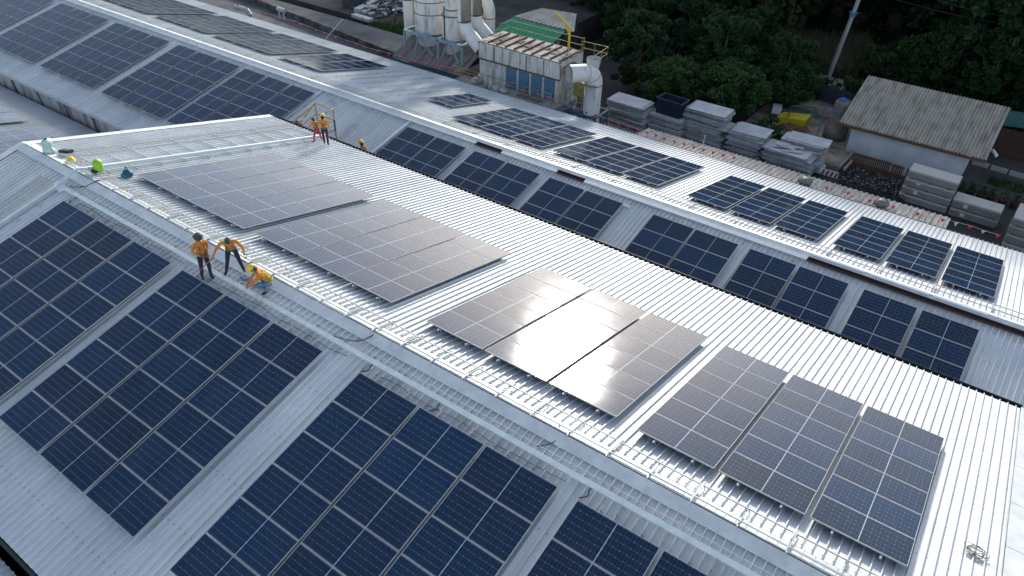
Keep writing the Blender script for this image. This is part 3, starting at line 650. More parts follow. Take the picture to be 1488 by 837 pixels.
# ------------------------------------------------------------------ people
def skin_body(name, J, edges, regions, parent, mats, sub=2):
    """J: joint -> (Vector, radius); edges between joints; region of every bone -> material index.  One continuous surface."""
    names = list(J); me = bpy.data.meshes.new(name); me.from_pydata([J[n][0] for n in names], [(names.index(a), names.index(b)) for a, b in edges], [])
    ob = bpy.data.objects.new(name, me); col.objects.link(ob)
    sk = ob.modifiers.new('skin', 'SKIN'); sk.use_smooth_shade = True
    lay = me.skin_vertices[0] if len(me.skin_vertices) else None
    if lay is None:
        bpy.context.view_layer.objects.active = ob
        me.skin_vertices.update() if hasattr(me.skin_vertices, 'update') else None
        lay = me.skin_vertices[0]
    for i, n in enumerate(names):
        r_ = J[n][1]; r_ = r_ if isinstance(r_, tuple) else (r_, r_); lay.data[i].radius = r_; lay.data[i].use_root = (n == 'pelvis')
    ss = ob.modifiers.new('sub', 'SUBSURF'); ss.levels = sub; ss.render_levels = sub
    dg = bpy.context.evaluated_depsgraph_get(); nm = bpy.data.meshes.new_from_object(ob.evaluated_get(dg)); nm.name = name
    bpy.data.objects.remove(ob); o = bpy.data.objects.new(name, nm); col.objects.link(o); o.parent = parent
    nm.materials.clear()
    for m_ in mats: nm.materials.append(m_)
    segs = [(J[a][0], J[b][0], regions.get((a, b), 0)) for a, b in edges]
    for p in nm.polygons:
        c = p.center; best = (1e9, 0)
        for a, b, rg in segs:
            d = b-a; tt = max(0, min(1, (c-a).dot(d)/max(d.length_squared, 1e-9))); dd = (c-(a+d*tt)).length
            if dd < best[0]: best = (dd, rg)
        p.material_index = best[1]; p.use_smooth = True
    return o
def person(loc, rz, label, pose, shirt='orange', pants='navy', boots='boot', head='helmet', face='hair', harness='harness', sc=1.0, group='workers in orange shirts'):
    t = empty('person', loc, label, 'person', group, rz); t.scale = (sc, sc, sc)
    V = Vector; P = {k: V(v) for k, v in pose.items()}
    # pose: pelvis, chest, neck, head, sh/el/ha (L,R), hip/kn/an (L,R), toe (L,R)
    J = {'pelvis': (P['pelvis'], (.155, .12)), 'waist': (P['pelvis'].lerp(P['chest'], .45), (.15, .11)), 'chest': (P['chest'], (.17, .125)), 'neck': (P['neck'], .058), 'head0': (P['neck'].lerp(P['head'], .55), .075), 'head': (P['head'], (.082, .095)), 'crown': (P['head']+(P['head']-P['neck']).normalized()*.07, .07)}
    E_ = [('pelvis', 'waist'), ('waist', 'chest'), ('chest', 'neck'), ('neck', 'head0'), ('head0', 'head'), ('head', 'crown')]
    Rg = {('pelvis', 'waist'): 0, ('waist', 'chest'): 0, ('chest', 'neck'): 0, ('neck', 'head0'): 2, ('head0', 'head'): 2, ('head', 'crown'): 2}
    for s in 'LR':
        J['sh'+s] = (P['sh'+s], .068); J['el'+s] = (P['el'+s], .048); J['wr'+s] = (P['ha'+s].lerp(P['el'+s], .22), .033); J['pm'+s] = (P['ha'+s], .038)
        J['hip'+s] = (P['hip'+s], .10); J['kn'+s] = (P['kn'+s], .068); J['an'+s] = (P['an'+s], .048); J['to'+s] = (P['to'+s], (.045, .035))
        E_ += [('chest', 'sh'+s), ('sh'+s, 'el'+s), ('el'+s, 'wr'+s), ('wr'+s, 'pm'+s), ('pelvis', 'hip'+s), ('hip'+s, 'kn'+s), ('kn'+s, 'an'+s), ('an'+s, 'to'+s)]
        Rg.update({('chest', 'sh'+s): 0, ('sh'+s, 'el'+s): 0, ('el'+s, 'wr'+s): 0, ('wr'+s, 'pm'+s): 2, ('pelvis', 'hip'+s): 1, ('hip'+s, 'kn'+s): 1, ('kn'+s, 'an'+s): 1, ('an'+s, 'to'+s): 3})
    skin_body('body', J, E_, Rg, t, [M[shirt], M[pants], M['skin'], M[boots]])
    # fingers
    fg = MB()
    for s in 'LR':
        d = (P['ha'+s]-P['el'+s]).normalized(); side = d.cross(V((0, 1, 0)));  side = side.normalized() if side.length > .1 else V((1, 0, 0)); bk = d.cross(side).normalized()
        for k in range(4):
            b0 = P['ha'+s]+d*.03+side*(k-1.5)*.019; L_ = (.068, .08, .075, .06)[k]
            fg.tube([b0, b0+d*L_*.5+bk*.006, b0+d*L_+bk*.028], [.0095, .009, .007], 6)
        b0 = P['ha'+s]-side*.035; fg.tube([b0, b0-side*.022+d*.025, b0-side*.02+d*.055+bk*.012], [.011, .010, .008], 6)
    fg.build('fingers', M['skin'], t)
    hd = (P['head']-P['neck']).normalized(); fwd = P.get('look', V((0, 1, 0))); fwd = (fwd-hd*fwd.dot(hd)).normalized(); sx = fwd.cross(hd).normalized()
    Mh = Matrix((sx, fwd, hd)).transposed(); H = P['head']
    # face
    fc = MB(); fc.ell(H+fwd*.098-hd*.012, (.014, .02, .02), 8, 6, 0, Mh)
    for q in (-1, 1): fc.ell(H+sx*q*.084-hd*.005, (.012, .02, .03), 8, 6, 0, Mh)
    fc.ell(H+fwd*.09-hd*.052, (.026, .01, .008), 8, 5, 0, Mh); fc.build('face', M['skin'], t)
    ey = MB()
    for q in (-1, 1): ey.ell(H+fwd*.088+sx*q*.032+hd*.018, (.013, .008, .008), 8, 5, 0, Mh)
    ey.build('eye', M['black'], t)
    hr = MB(); hr.ell(H-fwd*.018+hd*.02, (.092, .10, .10), 14, 9, 0, Mh); hr.ell(H-fwd*.03-hd*.07, (.075, .075, .08), 12, 8, 0, Mh); hr.build('head_scarf', M[face], t)
    if head == 'helmet':
        h = MB(); helmet_mesh(h, H+hd*.045, .128, Mh); h.build('helmet', M['helmet'], t)
    elif head == 'hat':
        h = MB(); n_ = 22; vs = []; fs = []
        for rr, z in ((.155, .028), (.10, .045), (.10, .12), (.07, .15), (0.001, .145)):
            for k in range(n_): a = 2*math.pi*k/n_; vs.append(H+Mh @ V((rr*math.cos(a), rr*1.08*math.sin(a), z+(.02*math.cos(2*a) if rr > .12 else 0))))
        for i in range(4):
            for k in range(n_): fs.append((i*n_+k, i*n_+(k+1) % n_, (i+1)*n_+(k+1) % n_, (i+1)*n_+k))
        h.add(vs, fs, 0, True); h.build('brimmed_hat', M['hat'], t)
    elif head == 'scarf':
        h = MB(); h.ell(H+hd*.03, (.108, .118, .11), 14, 9, 0, Mh); h.build('head_scarf', M['camo'], t)
    # harness
    hn = MB(); ch, pv = P['chest'], P['pelvis']; up = (ch-pv).normalized(); f2 = sxx = None
    f2 = (V(P.get('front', (0, 1, 0)))); f2 = (f2-up*f2.dot(up)).normalized(); sxx = f2.cross(up).normalized()
    for q in (-1, 1):
        hn.tube([pv+sxx*q*.13+f2*.02, pv.lerp(ch, .5)+sxx*q*.10+f2*.145, ch+sxx*q*.09+f2*.135+up*.03, ch+sxx*q*.095+up*.135, ch+sxx*q*.07-f2*.14, pv.lerp(ch, .4)-f2*.145, pv-sxx*q*.12-f2*.06], .017, 6)
    hn.tube([pv+up*.05+(sxx*math.cos(a)*.165+f2*math.sin(a)*.145) for a in [i*math.pi/6 for i in range(13)]], .019, 6)
    hn.build('harness', M[harness], t)
    return t
def feet(pl, x, s): return RP(pl, x, s, .02)
# standing worker with the brimmed hat.  local +Y is forward
PS = dict(pelvis=(0, .02, .93), chest=(0, .0, 1.28), neck=(0, .0, 1.48), head=(0, .04, 1.62), shL=(-.20, 0, 1.40), shR=(.20, 0, 1.40), elL=(-.26, -.04, 1.13), elR=(.26, -.04, 1.13), haL=(-.10, .20, 1.0), haR=(.10, .20, 1.0),
          hipL=(-.10, .01, .90), hipR=(.10, .01, .90), knL=(-.10, .08, .50), knR=(.12, .00, .50), anL=(-.09, .08, .09), anR=(.14, -.10, .09), toL=(-.10, .24, .04), toR=(.17, .06, .04))
f1 = RP('AL', -7.98, 1.02, .035)
person(f1, R(-98), 'standing person in a wide grey hat and orange shirt, hands at the waist', dict(PS, look=Vector((.3, 1, -.5))), head='hat', sc=.92)
# bending worker
PB = dict(pelvis=(0, -.12, .91), chest=(0, .06, 1.20), neck=(0, .17, 1.37), head=(0, .27, 1.44), shL=(-.22, .11, 1.31), shR=(.22, .11, 1.31), elL=(-.40, .20, 1.08), elR=(.42, .14, 1.10), haL=(-.42, .34, .84), haR=(.56, .18, .86),
          hipL=(-.10, -.10, .88), hipR=(.10, -.10, .88), knL=(-.19, .02, .49), knR=(.19, .02, .49), anL=(-.26, .0, .09), anR=(.30, .0, .09), toL=(-.32, .15, .04), toR=(.36, .15, .04), look=Vector((0, .5, -1)), front=Vector((0, .6, -1)))
f2 = RP('AL', -7.35, .42, .035)
pb = person(f2, R(-128), 'bending person with a patterned headscarf, legs apart, between two other workers', PB, head='scarf', sc=.92)
h_ = pb.matrix_basis @ Vector(PB['haR'])
tag(localise(MB().tube([f2+Vector((-.06, -.56, .86)), f2+Vector((-.20, -.75, .66)), f2+Vector((-.34, -.95, .46))], .016, 6).build('red_stick', noisy('red_wood', (.35, .08, .05), (.45, .12, .07), 8, .6)), f2), 'red stick tool held by the bending worker', 'tool')
# crouching worker
PC = dict(pelvis=(0, -.10, .34), chest=(0, .12, .66), neck=(0, .25, .80), head=(0, .34, .90), shL=(-.20, .16, .72), shR=(.20, .16, .72), elL=(-.24, .40, .50), elR=(.24, .40, .50), haL=(-.06, .60, .28), haR=(.06, .60, .28),
          hipL=(-.10, -.08, .32), hipR=(.10, -.08, .32), knL=(-.24, .30, .46), knR=(.24, .30, .46), anL=(-.16, .02, .10), anR=(.16, .02, .10), toL=(-.20, .20, .04), toR=(.20, .20, .04), look=Vector((-.1, 1, -.7)), front=Vector((0, 1, -.5)))
f3 = RP('AL', -5.85, .42, .035)
person(f3, R(140), 'crouching person in a yellow helmet and blue jeans working at the flat tray', PC, pants='jeans', harness='hivis', face='camo', sc=.95)
m_ = MB(); m_.tube([RP('AL', -7.1+.09*i, .45+.05*math.sin(i*1.1), .05+.01*(i % 2)) for i in range(12)], .016, 6); m_.tube([RP('AL', -7.0+.09*i, .52+.05*math.cos(i*.9), .06) for i in range(10)], .016, 6)
tag(localise(m_.build('blue_rope', plain('blue_rope', (.01, .04, .22), .6)), RP('AL', -7, .5, .05)), 'blue rope lying left of the crouching worker', 'rope')
# two workers at the yellow steps
f4 = RP('AR', -15.8, 11.0, .035)
p4 = person(f4, R(35), 'standing person with a yellow helmet seen from behind beside the yellow steps', dict(PS, haL=(-.16, .25, 1.05), haR=(.30, .05, .86), look=Vector((-.2, 1, -.3))), harness='harness', sc=.88)
st = MB()
for q in ('R',): st.tube([Vector((.20, -.03, .90)), Vector((.185, -.02, .5)), Vector((.19, -.12, .12))], .02, 6)
st.build('trouser_stripe', M['pink'], p4)
f5 = RP('AR', -16.35, 11.0, .035)
person(f5, R(75), 'stooping person in orange with red trousers, left of the helmeted one at the steps', dict(PB, haL=(-.25, .55, .80), haR=(.25, .50, .75), elL=(-.30, .42, .95), elR=(.3, .4, .95), pelvis=(0, -.08, .90), chest=(0, .10, 1.20), neck=(0, .18, 1.36), head=(0, .28, 1.44), shL=(-.2, .12, 1.28), shR=(.2, .12, 1.28), hipL=(-.1, -.06, .87), hipR=(.1, -.06, .87)), pants='red', head='scarf', harness='harness', sc=.74)
q = Vector((-16.35, 13.45, 0)); q.z = ZC-(YC-q.y)*math.tan(AL)+.03
person(q, R(110), 'person standing on the second roof with only the yellow helmet and shoulders above the gutter', PS)

# ------------------------------------------------------------------ dust collector and ducts
bx0, bx1, by0, by1, bzm, bzt, bzb = -22.75, -15.95, 31.4, 34.2, -5.62, -4.47, -8.1
t = empty('filter_house', ((bx0+bx1)/2, (by0+by1)/2, GZ), 'long rust stained white filter box with four blue doors beyond the far gutter', 'dust filter')
m_ = MB(); m_.box(((bx0+bx1)/2, (by0+by1)/2, (bzm+bzt)/2+.02), (bx1-bx0+.12, by1-by0+.12, bzt-bzm-.04)); m_.box(((bx0+bx1)/2, (by0+by1)/2, (bzb+bzm)/2), (bx1-bx0, by1-by0, bzm-bzb-.04))
for i in range(28):
    x = bx0+.05+(bx1-bx0-.1)*i/27; m_.box((x, by0-.09, (bzm+bzt)/2), (.05, .06, bzt-bzm-.12))
for x in (bx0+1.95, bx0+2.35, bx0+2.7, bx1-.18): m_.box((x, by0-.03, (bzb+bzm)/2-.03), (.06, .06, bzm-bzb-.12))
child(m_, 'wall', M['white_paint'], t)
m_ = MB(); m_.box(((bx0+bx1)/2, by0-.06, bzm), (bx1-bx0+.2, .16, .08)); m_.box(((bx0+bx1)/2, by0-.02, bzt+.02), (bx1-bx0+.2, .10, .05)); m_.box(((bx0+bx1)/2, by0-.03, bzb+.03), (bx1-bx0, .08, .08))
for k in range(5): x = bx0+1.4*(k+1)-.05; m_.box((x, by0-.125, (bzm+bzt)/2), (.04, .02, bzt-bzm-.1))
m_.box((bx0+.02, by0-.05, (bzt+bzm)/2), (.06, .14, bzt-bzm)); child(m_, 'rusty_seam', M['rustjoint'], t)
m_ = MB(); m_.box(((bx0+bx1)/2, (by0+by1)/2, bzt+.03), (bx1-bx0+.1, by1-by0+.1, .05)); child(m_, 'top', M['dirtytop'], t)
m_ = MB()
for k in range(9):
    x = bx0+.7+k*.75; m_.bar((x, by0+.05, bzt+.11), (x, by1-.05, bzt+.11), .07, .10)
for k in range(6): x = bx0+1+k*1.1; m_.box((x+.2, by0+1.3+.4*(k % 2), bzt+.08), (.6, .5, .04))
child(m_, 'top_rail', M['rustjoint'], t)
for k in range(4):
    x = bx0+2.85+k*1.075; d = MB(); d.box((x, by0-.045, -6.58), (.84, .08, 1.82)); dd = child(d, 'door', M['bluedoor'], t)
    d = MB(); d.box((x+.33, by0-.10, -6.8), (.03, .04, .25)); hd_ = d.build('handle', M['dark'], dd); hd_.data.transform(Matrix.Translation(-Vector(t.location)))
m_ = MB()
for x in (bx0+.2, bx0+2.4, (bx0+bx1)/2+.9, bx1-.2):
    for y in (by0+.2, by1-.2): m_.box((x, y, (bzb+GZ)/2), (.22, .22, bzb-GZ))
child(m_, 'leg', M['bluesteel'], t)
def railing(pts, h, label, parent=None, mat='yellow_old', post=1.1, r=.022, mids=(.5,), name='railing'):
    P = [Vector(p) for p in pts]; m_ = MB(); U = Vector((0, 0, 1))
    for a, b in zip(P, P[1:]):
        L = (b-a).length; n = max(1, round(L/post))
        for f_ in (1.0,)+mids: m_.tube([a+U*h*f_, b+U*h*f_], r, 6)
        for i in range(n+1): q = a.lerp(b, i/n); m_.tube([q, q+U*h], r, 6)
    if parent: return child(m_, name, M[mat], parent)
    return tag(localise(m_.build(name, M[mat]), P[0]), label, 'railing')
railing([(bx0+.6, by1, bzt), (bx1, by1, bzt), (bx1+.0, by1+.2, bzt)], .95, '', t, name='top_railing')
railing([(bx0+.6, by1, bzt), (bx0+.6, by1-1.2, bzt)], .95, '', t, name='top_railing')
railing([(bx1, by1-.1, bzt-.1), (bx1+2.0, by1+.0, bzt-.1), (bx1+2.1, by0+.9, bzt-.15)], .9, '', t, name='top_railing')
# platform in front of the doors
pz = -7.25
t2 = empty('service_platform', ((bx0+bx1)/2, 31.5, GZ), 'narrow dirty service platform with faded yellow railing in front of the blue doors', 'platform')
m_ = MB(); m_.box(((bx0+bx1)/2-.5, 30.6, pz), (bx1-bx0+1.9, 1.5, .06)); child(m_, 'deck', M['concrete_lt'], t2); m_ = MB(); m_.box(((bx0+bx1)/2-.5, 29.86, pz-.05), (bx1-bx0+1.9, .05, .22))
for i in range(5): x = bx0-1+i*2; m_.bar((x, 29.95, pz-.1), (x, 31.2, GZ), .1)
child(m_, 'beam', M['bluedark'], t2)
railing([(bx0-1.4, 31.3, pz), (bx0-1.4, 29.98, pz), (bx1+.35, 29.98, pz)], 1.15, '', t2, post=1.9)
# sacks and helmet-like bundles on the platform
for k, (x, y, r_, h, lb) in enumerate(((aty(690, 130, 30.5).x, 30.5, .26, .5, 'grey white sack at the left end of the platform pile'), (aty(706, 130, 30.3).x, 30.3, .16, 1.0, 'tall white sack standing against the platform railing, left one'), (aty(712, 130, 30.25).x, 30.25, .16, .9, 'tall white sack standing against the platform railing, right one'),
                                       (aty(721, 130, 30.4).x, 30.4, .30, .45, 'slumped pale sack right of the tall white ones'), (aty(697, 130, 30.8).x, 30.8, .2, .7, 'white sack leaning on the filter wall'), (aty(731, 130, 30.5).x, 30.5, .32, .38, 'pale flat sack nearest the blue doors'))):
    m_ = MB(); m_.lathe((0, 0, 0), [(0, 0), (r_, .02), (r_*1.05, h*.4), (r_*.9, h*.75), (r_*.45, h*.95), (.03, h)], 12); m_.v = [(a+.04*math.sin(c*19+k), b+.04*math.cos(c*15+k), c) for a, b, c in m_.v]
    tag(m_.build('sack', M['bag'], loc=(x, y, pz+.03)), lb, 'sack', 'pale sacks on the service platform')
m_ = MB(); m_.box((0, 0, .06), (2.0, .5, .06)); m_.box((.1, .1, .12), (1.8, .4, .05)); o = m_.build('metal_planks', M['oldshed'], loc=(-17.9, 30.75, pz)); o.rotation_euler = (0, 0, -.04); tag(o, 'grey planks lying on the platform in front of the blue doors', 'planks')

def elbow(pts, r, n=16):
    m_ = MB(); m_.tube(pts, r, n, caps=False); return m_
def arc(c, r, a0, a1, ax, ay, n=8):
    c, ax, ay = Vector(c), Vector(ax), Vector(ay); return [c+(ax*math.cos(a0+(a1-a0)*i/n)+ay*math.sin(a0+(a1-a0)*i/n))*r for i in range(n+1)]
def ring(m_, c, r, ax, w=.05, t_=.04):
    c = Vector(c); ax = Vector(ax).normalized(); m_.tube([c-ax*w/2, c+ax*w/2], r+t_, 20)
# big open elbow at the right
X, Y, r_ = aty(861, 140, 31.9).x, 31.9, .58
t = empty('exhaust_duct', (X, Y, GZ), 'white duct bent at the top with a wide open mouth, right of the filter box', 'duct')
pts = [Vector((X, Y, GZ)), Vector((X, Y, -5.35))]+arc((X-.57*.72, Y-.82*.72, -5.35), .72, 0, math.pi/2*.95, (.57, .82, 0), (0, 0, 1), 8)
tilt = Vector((-.57, -.82, .04)).normalized(); pts.append(pts[-1]+tilt*1.15)
m_ = elbow(pts, r_, 24); 
m_.tube([pts[-1]+tilt*.002, pts[-1]-tilt*.4], r_-.03, 24, caps=False); child(m_, 'pipe', M['duct'], t)
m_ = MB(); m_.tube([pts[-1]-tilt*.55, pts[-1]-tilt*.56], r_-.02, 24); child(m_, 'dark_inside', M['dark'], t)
m_ = MB()
for z in (-5.45, -7.5): fm = MB(); ring(fm, (X, Y, z), r_, (0, 0, 1), .05, .025); child(fm, 'flange', M['rustjoint'], t)
ring(m_, pts[5], r_, pts[6]-pts[4], .03, .012); child(m_, 'flange', M['rustjoint'], t); m_ = MB(); ring(m_, pts[9], r_, tilt, .03, .012); child(m_, 'flange', M['rustjoint'], t)
m_ = MB(); cc = aty(863, 85, Y+.35); m_.tube([cc+Vector((0, -.1, -.75)), cc], .44, 20, caps=False); m_.tube([cc+Vector((0, 0, -.06)), cc+Vector((0, 0, .02))], .50, 20, caps=False); m_.tube([cc+Vector((0, 0, -.25)), cc+Vector((0, 0, -.24))], .43, 20); child(m_, 'vent_ring', M['galv'], t)
# little ribbed cover between box and duct
cv = MB(); 
cvr = ribbed(lambda x, s, h: Vector((bx1+.15+s*.75, by0+.05+(x), bzt-.30-s*.35+h)), 0, 1.6, 0, 1.2, [(0, 0), (.03, .03), (.07, .03), (.10, 0)], .15); 
cvo = tag(localise(cvr.build('ribbed_cover', M['oldshed']), (bx1, by0, bzt)), 'small ribbed sheet cover between the filter box and the open duct', 'sheet cover')
# yellow hopper, blue support frame
t3 = empty('duct_frame', (X, Y, GZ), 'blue steel frame bracing the foot of the open duct', 'steel frame'); m_ = MB()
zt_, fx0, fx1, fy0, fy1 = -7.45, -14.9, X+.75, 31.1, 32.9
for x in (fx0, X-.05, fx1):
    for y in (fy0, fy1): m_.bar((x, y, GZ), (x, y, zt_), .12)
for z in (zt_, -10.3):
    for y in (fy0, fy1): m_.bar((fx0, y, z), (fx1, y, z), .12)
    for x in (fx0, fx1): m_.bar((x, fy0, z), (x, fy1, z), .12)
for a, b in ((fx0, X-.05), (X-.05, fx1)):
    m_.bar((a, fy0, zt_), (b, fy0, -9.6), .08); m_.bar((b, fy0, zt_-.1), (a, fy0, -9.6), .08)
m_.bar((fx1, fy0, zt_), (fx1, fy1, -9.6), .08); m_.bar((fx1, fy1, zt_), (fx1, fy0, -9.6), .08)
child(m_, 'steel_beam', M['bluedark'], t3)
m_ = MB(); m_.box((fx0+.25, 32.0, zt_+.12), (1.5, 1.6, .06)); child(m_, 'deck', M['bluedark'], t3)
railing([(fx0-.4, 32.7, zt_+.15), (fx0-.4, 31.25, zt_+.15), (fx0+.95, 31.25, zt_+.15)], 1.1, '', t3, post=.8)
t4 = empty('fan_casing', (-14.75, 32.5, -7.1), 'mustard yellow fan casing tucked between filter box and open duct', 'fan casing'); m_ = MB(); m_.box((0, 0, .9), (.9, .8, 1.0)); m_.build('casing', M['yellow_old'], t4); m_ = MB(); m_.lathe((0, 0, -.1), [(.25, 0), (.3, .4), (.45, .52)], 12); m_.build('outlet', M['yellow_old'], t4)
# jib crane on the filter box
t = empty('jib_crane', atz(826, 74, -4.45), 'small yellow jib crane standing behind the filter box', 'crane'); m_ = MB(); m_.tube([(0, 0, 0), (0, 0, 1.55)], .09, 10); m_.build('mast', M['yellowmach'], t); m_ = MB(); m_.bar((0.1, 0, 1.5), (-1.35, .4, 2.2), .10, .14); m_.build('boom', M['yellowmach'], t); m_ = MB(); m_.bar((0, 0, 1.0), (-.5, .15, 1.7), .05); m_.build('strut', M['yellowmach'], t)

# shed roof under the tanks
def SP(x, s, h): return Vector((x, 31.15+s*CA, -7.35+s*.47+h))
t = empty('dust_shed', (-28, 33, GZ), 'low shed with weathered grey sheet roof under the dust tanks', 'shed')
child(ribbed(SP, -31.2, -24.3, 0, 4.4, KRIB, .30), 'roof', M['oldshed'], t)
m_ = MB(); m_.bar((-31.2, 31.2, -7.55), (-24.3, 31.2, -7.55), .12, .22); m_.bar((-31.2, 31.2, -8.4), (-24.3, 31.2, -8.4), .12, .12)
for i in range(7): x = -31.1+i*.96; m_.bar((x, 31.2, -7.6), (x+.48, 31.2, -8.4), .07); m_.bar((x+.48, 31.2, -8.4), (x+.96, 31.2, -7.6), .07)
for x in (-31.1, -27.7, -24.4):
    for y in (31.25, 35.2): pm = MB(); pm.bar((x, y, GZ), (x, y, -7.4 if y < 33 else -5.6), .16); child(pm, 'post', M['bluedark'], t)
child(m_, 'truss', M['bluedark'], t); m_ = MB(); m_.box((-27.7, 35.3, (-5.7+GZ)/2), (6.9, .1, -5.7-GZ)); m_.box((-24.35, 33.3, (-7+GZ)/2), (.08, 3.9, -7-GZ)); child(m_, 'wall', M['oldshed'], t)
def roofz(y): return -7.35+(y-31.15)/CA*.47
TX = aty(626, 20, 33.7).x; t = empty('dust_tank', (TX, 33.7, -7), 'largest white cylindrical dust tank with rounded bottom', 'tank', 'white dust tanks')
child(MB().lathe((TX, 33.7, 0), [(0, -7.35), (.45, -7.3), (.85, -6.95), (1.12, -6.3), (1.28, -5.6), (1.28, 1.5), (0, 2.2)], 32), 'shell', M['white_paint'], t)
m_ = MB()
for z in (-4.1, -3.2, -2.1): m_.lathe((TX, 33.7, z), [(1.285, -.03), (1.31, -.02), (1.31, .02), (1.285, .03)], 32)
m_.lathe((TX, 33.7, -5.6), [(1.285, -.05), (1.34, -.04), (1.34, .04), (1.285, .05)], 32); child(m_, 'seam_ring', M['rustjoint'], t)
TX = aty(658, 60, 33.2).x; t = empty('dust_tank', (TX, 33.2, -7), 'narrower white dust tank with cone bottom, right of the largest', 'tank', 'white dust tanks')
child(MB().lathe((TX, 33.2, 0), [(0, -7.35), (.38, -7.3), (.48, -6.9), (.78, -5.7), (.78, -3.75), (.5, -3.6), (.5, 1.5), (0, 1.6)], 28), 'shell', M['white_paint'], t)
m_ = MB()
for z in (-3.75, -5.6): m_.lathe((TX, 33.2, z), [(.78, -.04), (.82, -.03), (.82, .03), (.78, .04)], 28)
m_.lathe((TX, 33.2, -3.35), [(.5, -.04), (.54, -.03), (.54, .03), (.5, .04)], 28); m_.tube([(TX-.1, 32.38, -3.0), (TX-.1, 32.38, -6)], .05, 6); child(m_, 'seam_ring', M['rustjoint'], t)
# support frame
t = empty('tank_frame', (-27.7, 33, -7), 'pale blue steel frame carrying the two dust tanks', 'steel frame'); m_ = MB(); zt_ = -5.5; y0_, y1_ = 32.15, 34.9; X0, X1 = -30.7, -25.0
for y in (y0_, y1_): m_.bar((X0, y, zt_), (X1, y, zt_), .16, .2)
for x in (X0, -27.3, X1): m_.bar((x, y0_, zt_), (x, y1_, zt_), .16, .2)
for x in (X0, -27.3, X1):
    for y in (y0_, y1_): m_.bar((x, y, roofz(y)-.2), (x, y, zt_), .16)
for y in (y0_,):
    m_.bar((-29.2, y, zt_-.05), (-29.7, y, roofz(y)), .11); m_.bar((-29.2, y, zt_-.05), (-27.9, y, roofz(y)), .11); m_.bar((-26.4, y, zt_-.05), (-27.0, y, roofz(y)), .11); m_.bar((-26.2, y, zt_-.05), (-25.35, y, roofz(y)), .11)
m_.bar((X1, y0_, zt_), (X1, y1_, roofz(y1_)), .11); child(m_, 'steel_beam', M['bluesteel'], t)
# ducts from the tanks into the filter box
GDU = 'white ducts coming down to the filter box'
for k, (x, y, r_, lb) in enumerate(((aty(674.5, 20, 32.2).x, 32.2, .50, 'white duct bending into the filter box, the nearer one'), (aty(692, 20, 34.0).x, 33.95, .46, 'white duct bending into the filter box, the farther one'))):
    t = empty('bent_duct', (x, y, -4), lb, 'duct', GDU); pts = [Vector((x, y, 2.5)), Vector((x, y, -3.6))]+arc((x+1.15, y, -3.6), 1.15, math.pi, math.pi*1.36, (1, 0, 0), (0, 0, 1), 6)
    pts.append(pts[-1]+Vector((.95, 0, -.75)).normalized()*(1.15 if k == 0 else .8)); child(elbow(pts, r_, 20), 'pipe', M['duct'], t)
    m_ = MB(); 
    for z in (-3.6, -1.55): fm = MB(); ring(fm, (x, y, z), r_, (0, 0, 1), .06, .02); child(fm, 'flange', M['rustjoint'], t)
    ring(m_, pts[-1], r_, pts[-1]-pts[-2], .1, .02); child(m_, 'flange', M['rustjoint'], t)
t = empty('arched_duct', (-24.2, 36.3, -6), 'white duct arching over behind the filter box', 'duct', GDU)
yy = 36.6; xx = aty(711, 45, yy).x-1.15; pts = [Vector((xx-1.2, yy, -3.2)), Vector((xx, yy, -3.1))]+arc((xx, yy, -4.25), 1.15, math.pi/2, 0, (1, 0, 0), (0, 0, 1), 7)+[Vector((xx+1.15, yy, GZ))]
child(elbow(pts, .45, 20), 'pipe', M['duct'], t); m_ = MB(); ring(m_, (xx+1.15, yy, -4.6), .45, (0, 0, 1), .06, .02); child(m_, 'flange', M['rustjoint'], t)
t = empty('tall_duct', (-31.6, 34.4, -7), 'tall white duct left of the largest dust tank', 'duct', GDU)
TX = aty(594, 30, 34.4).x; pts = [Vector((TX+dx_, 34.4+dy_, z_)) for dx_, dy_, z_ in ((0, 0, GZ), (0, 0, -3.9), (.0, .05, -3.3), (.25, .2, -2.5), (.7, .5, -1.8), (1.5, .9, -1.3))]
child(elbow(pts, .40, 20), 'pipe', M['duct'], t); m_ = MB(); ring(m_, (TX, 34.4, -3.9), .4, (0, 0, 1), .08, .03); child(m_, 'flange', M['rustjoint'], t)

# ------------------------------------------------------------------ bunting above the far gutter
fl = [(345, 8), (358, 12), (371.6, 16.5), (385.7, 21), (400, 25), (413.5, 29), (427, 32), (437, 36), (448, 40), (459, 45), (471, 49), (488, 55), (505, 61), (518, 65), (530, 70), (548, 75), (565, 79), (582, 84), (600, 90), (615, 93), (629, 96), (644, 98), (656, 101), (668, 104), (682, 109), (697, 113), (710, 117), (724, 121), (739, 125), (760, 133), (782, 138), (797, 143), (812, 149), (826, 154.6), (839, 159), (852, 164), (864.6, 168), (875, 172), (888, 177), (900, 181), (913, 185), (926, 189), (940, 193), (953.6, 197),
      (966, 202), (980, 206), (994, 210), (1008, 214), (1022, 218), (1037, 222), (1052, 226), (1067, 229.5), (1171, 265), (1186, 269), (1201.7, 273.7), (1217, 278), (1233.7, 281), (1249, 287), (1264.5, 292), (1282, 297), (1298.8, 301), (1316, 306), (1334, 310.7), (1352, 316), (1370.8, 320), (1390, 325), (1410.8, 330), (1430, 337), (1450.8, 343)]
BP = [aty(u, v-2, 30.2) for u, v in fl]
t = empty('bunting', BP[0], 'long string of small red pennants above the far gutter', 'bunting')
m_ = MB()
for a, b in zip(BP, BP[1:]): m_.bar(a-BP[0], b-BP[0], .012)
m_.build('rope', M['rope'], t)
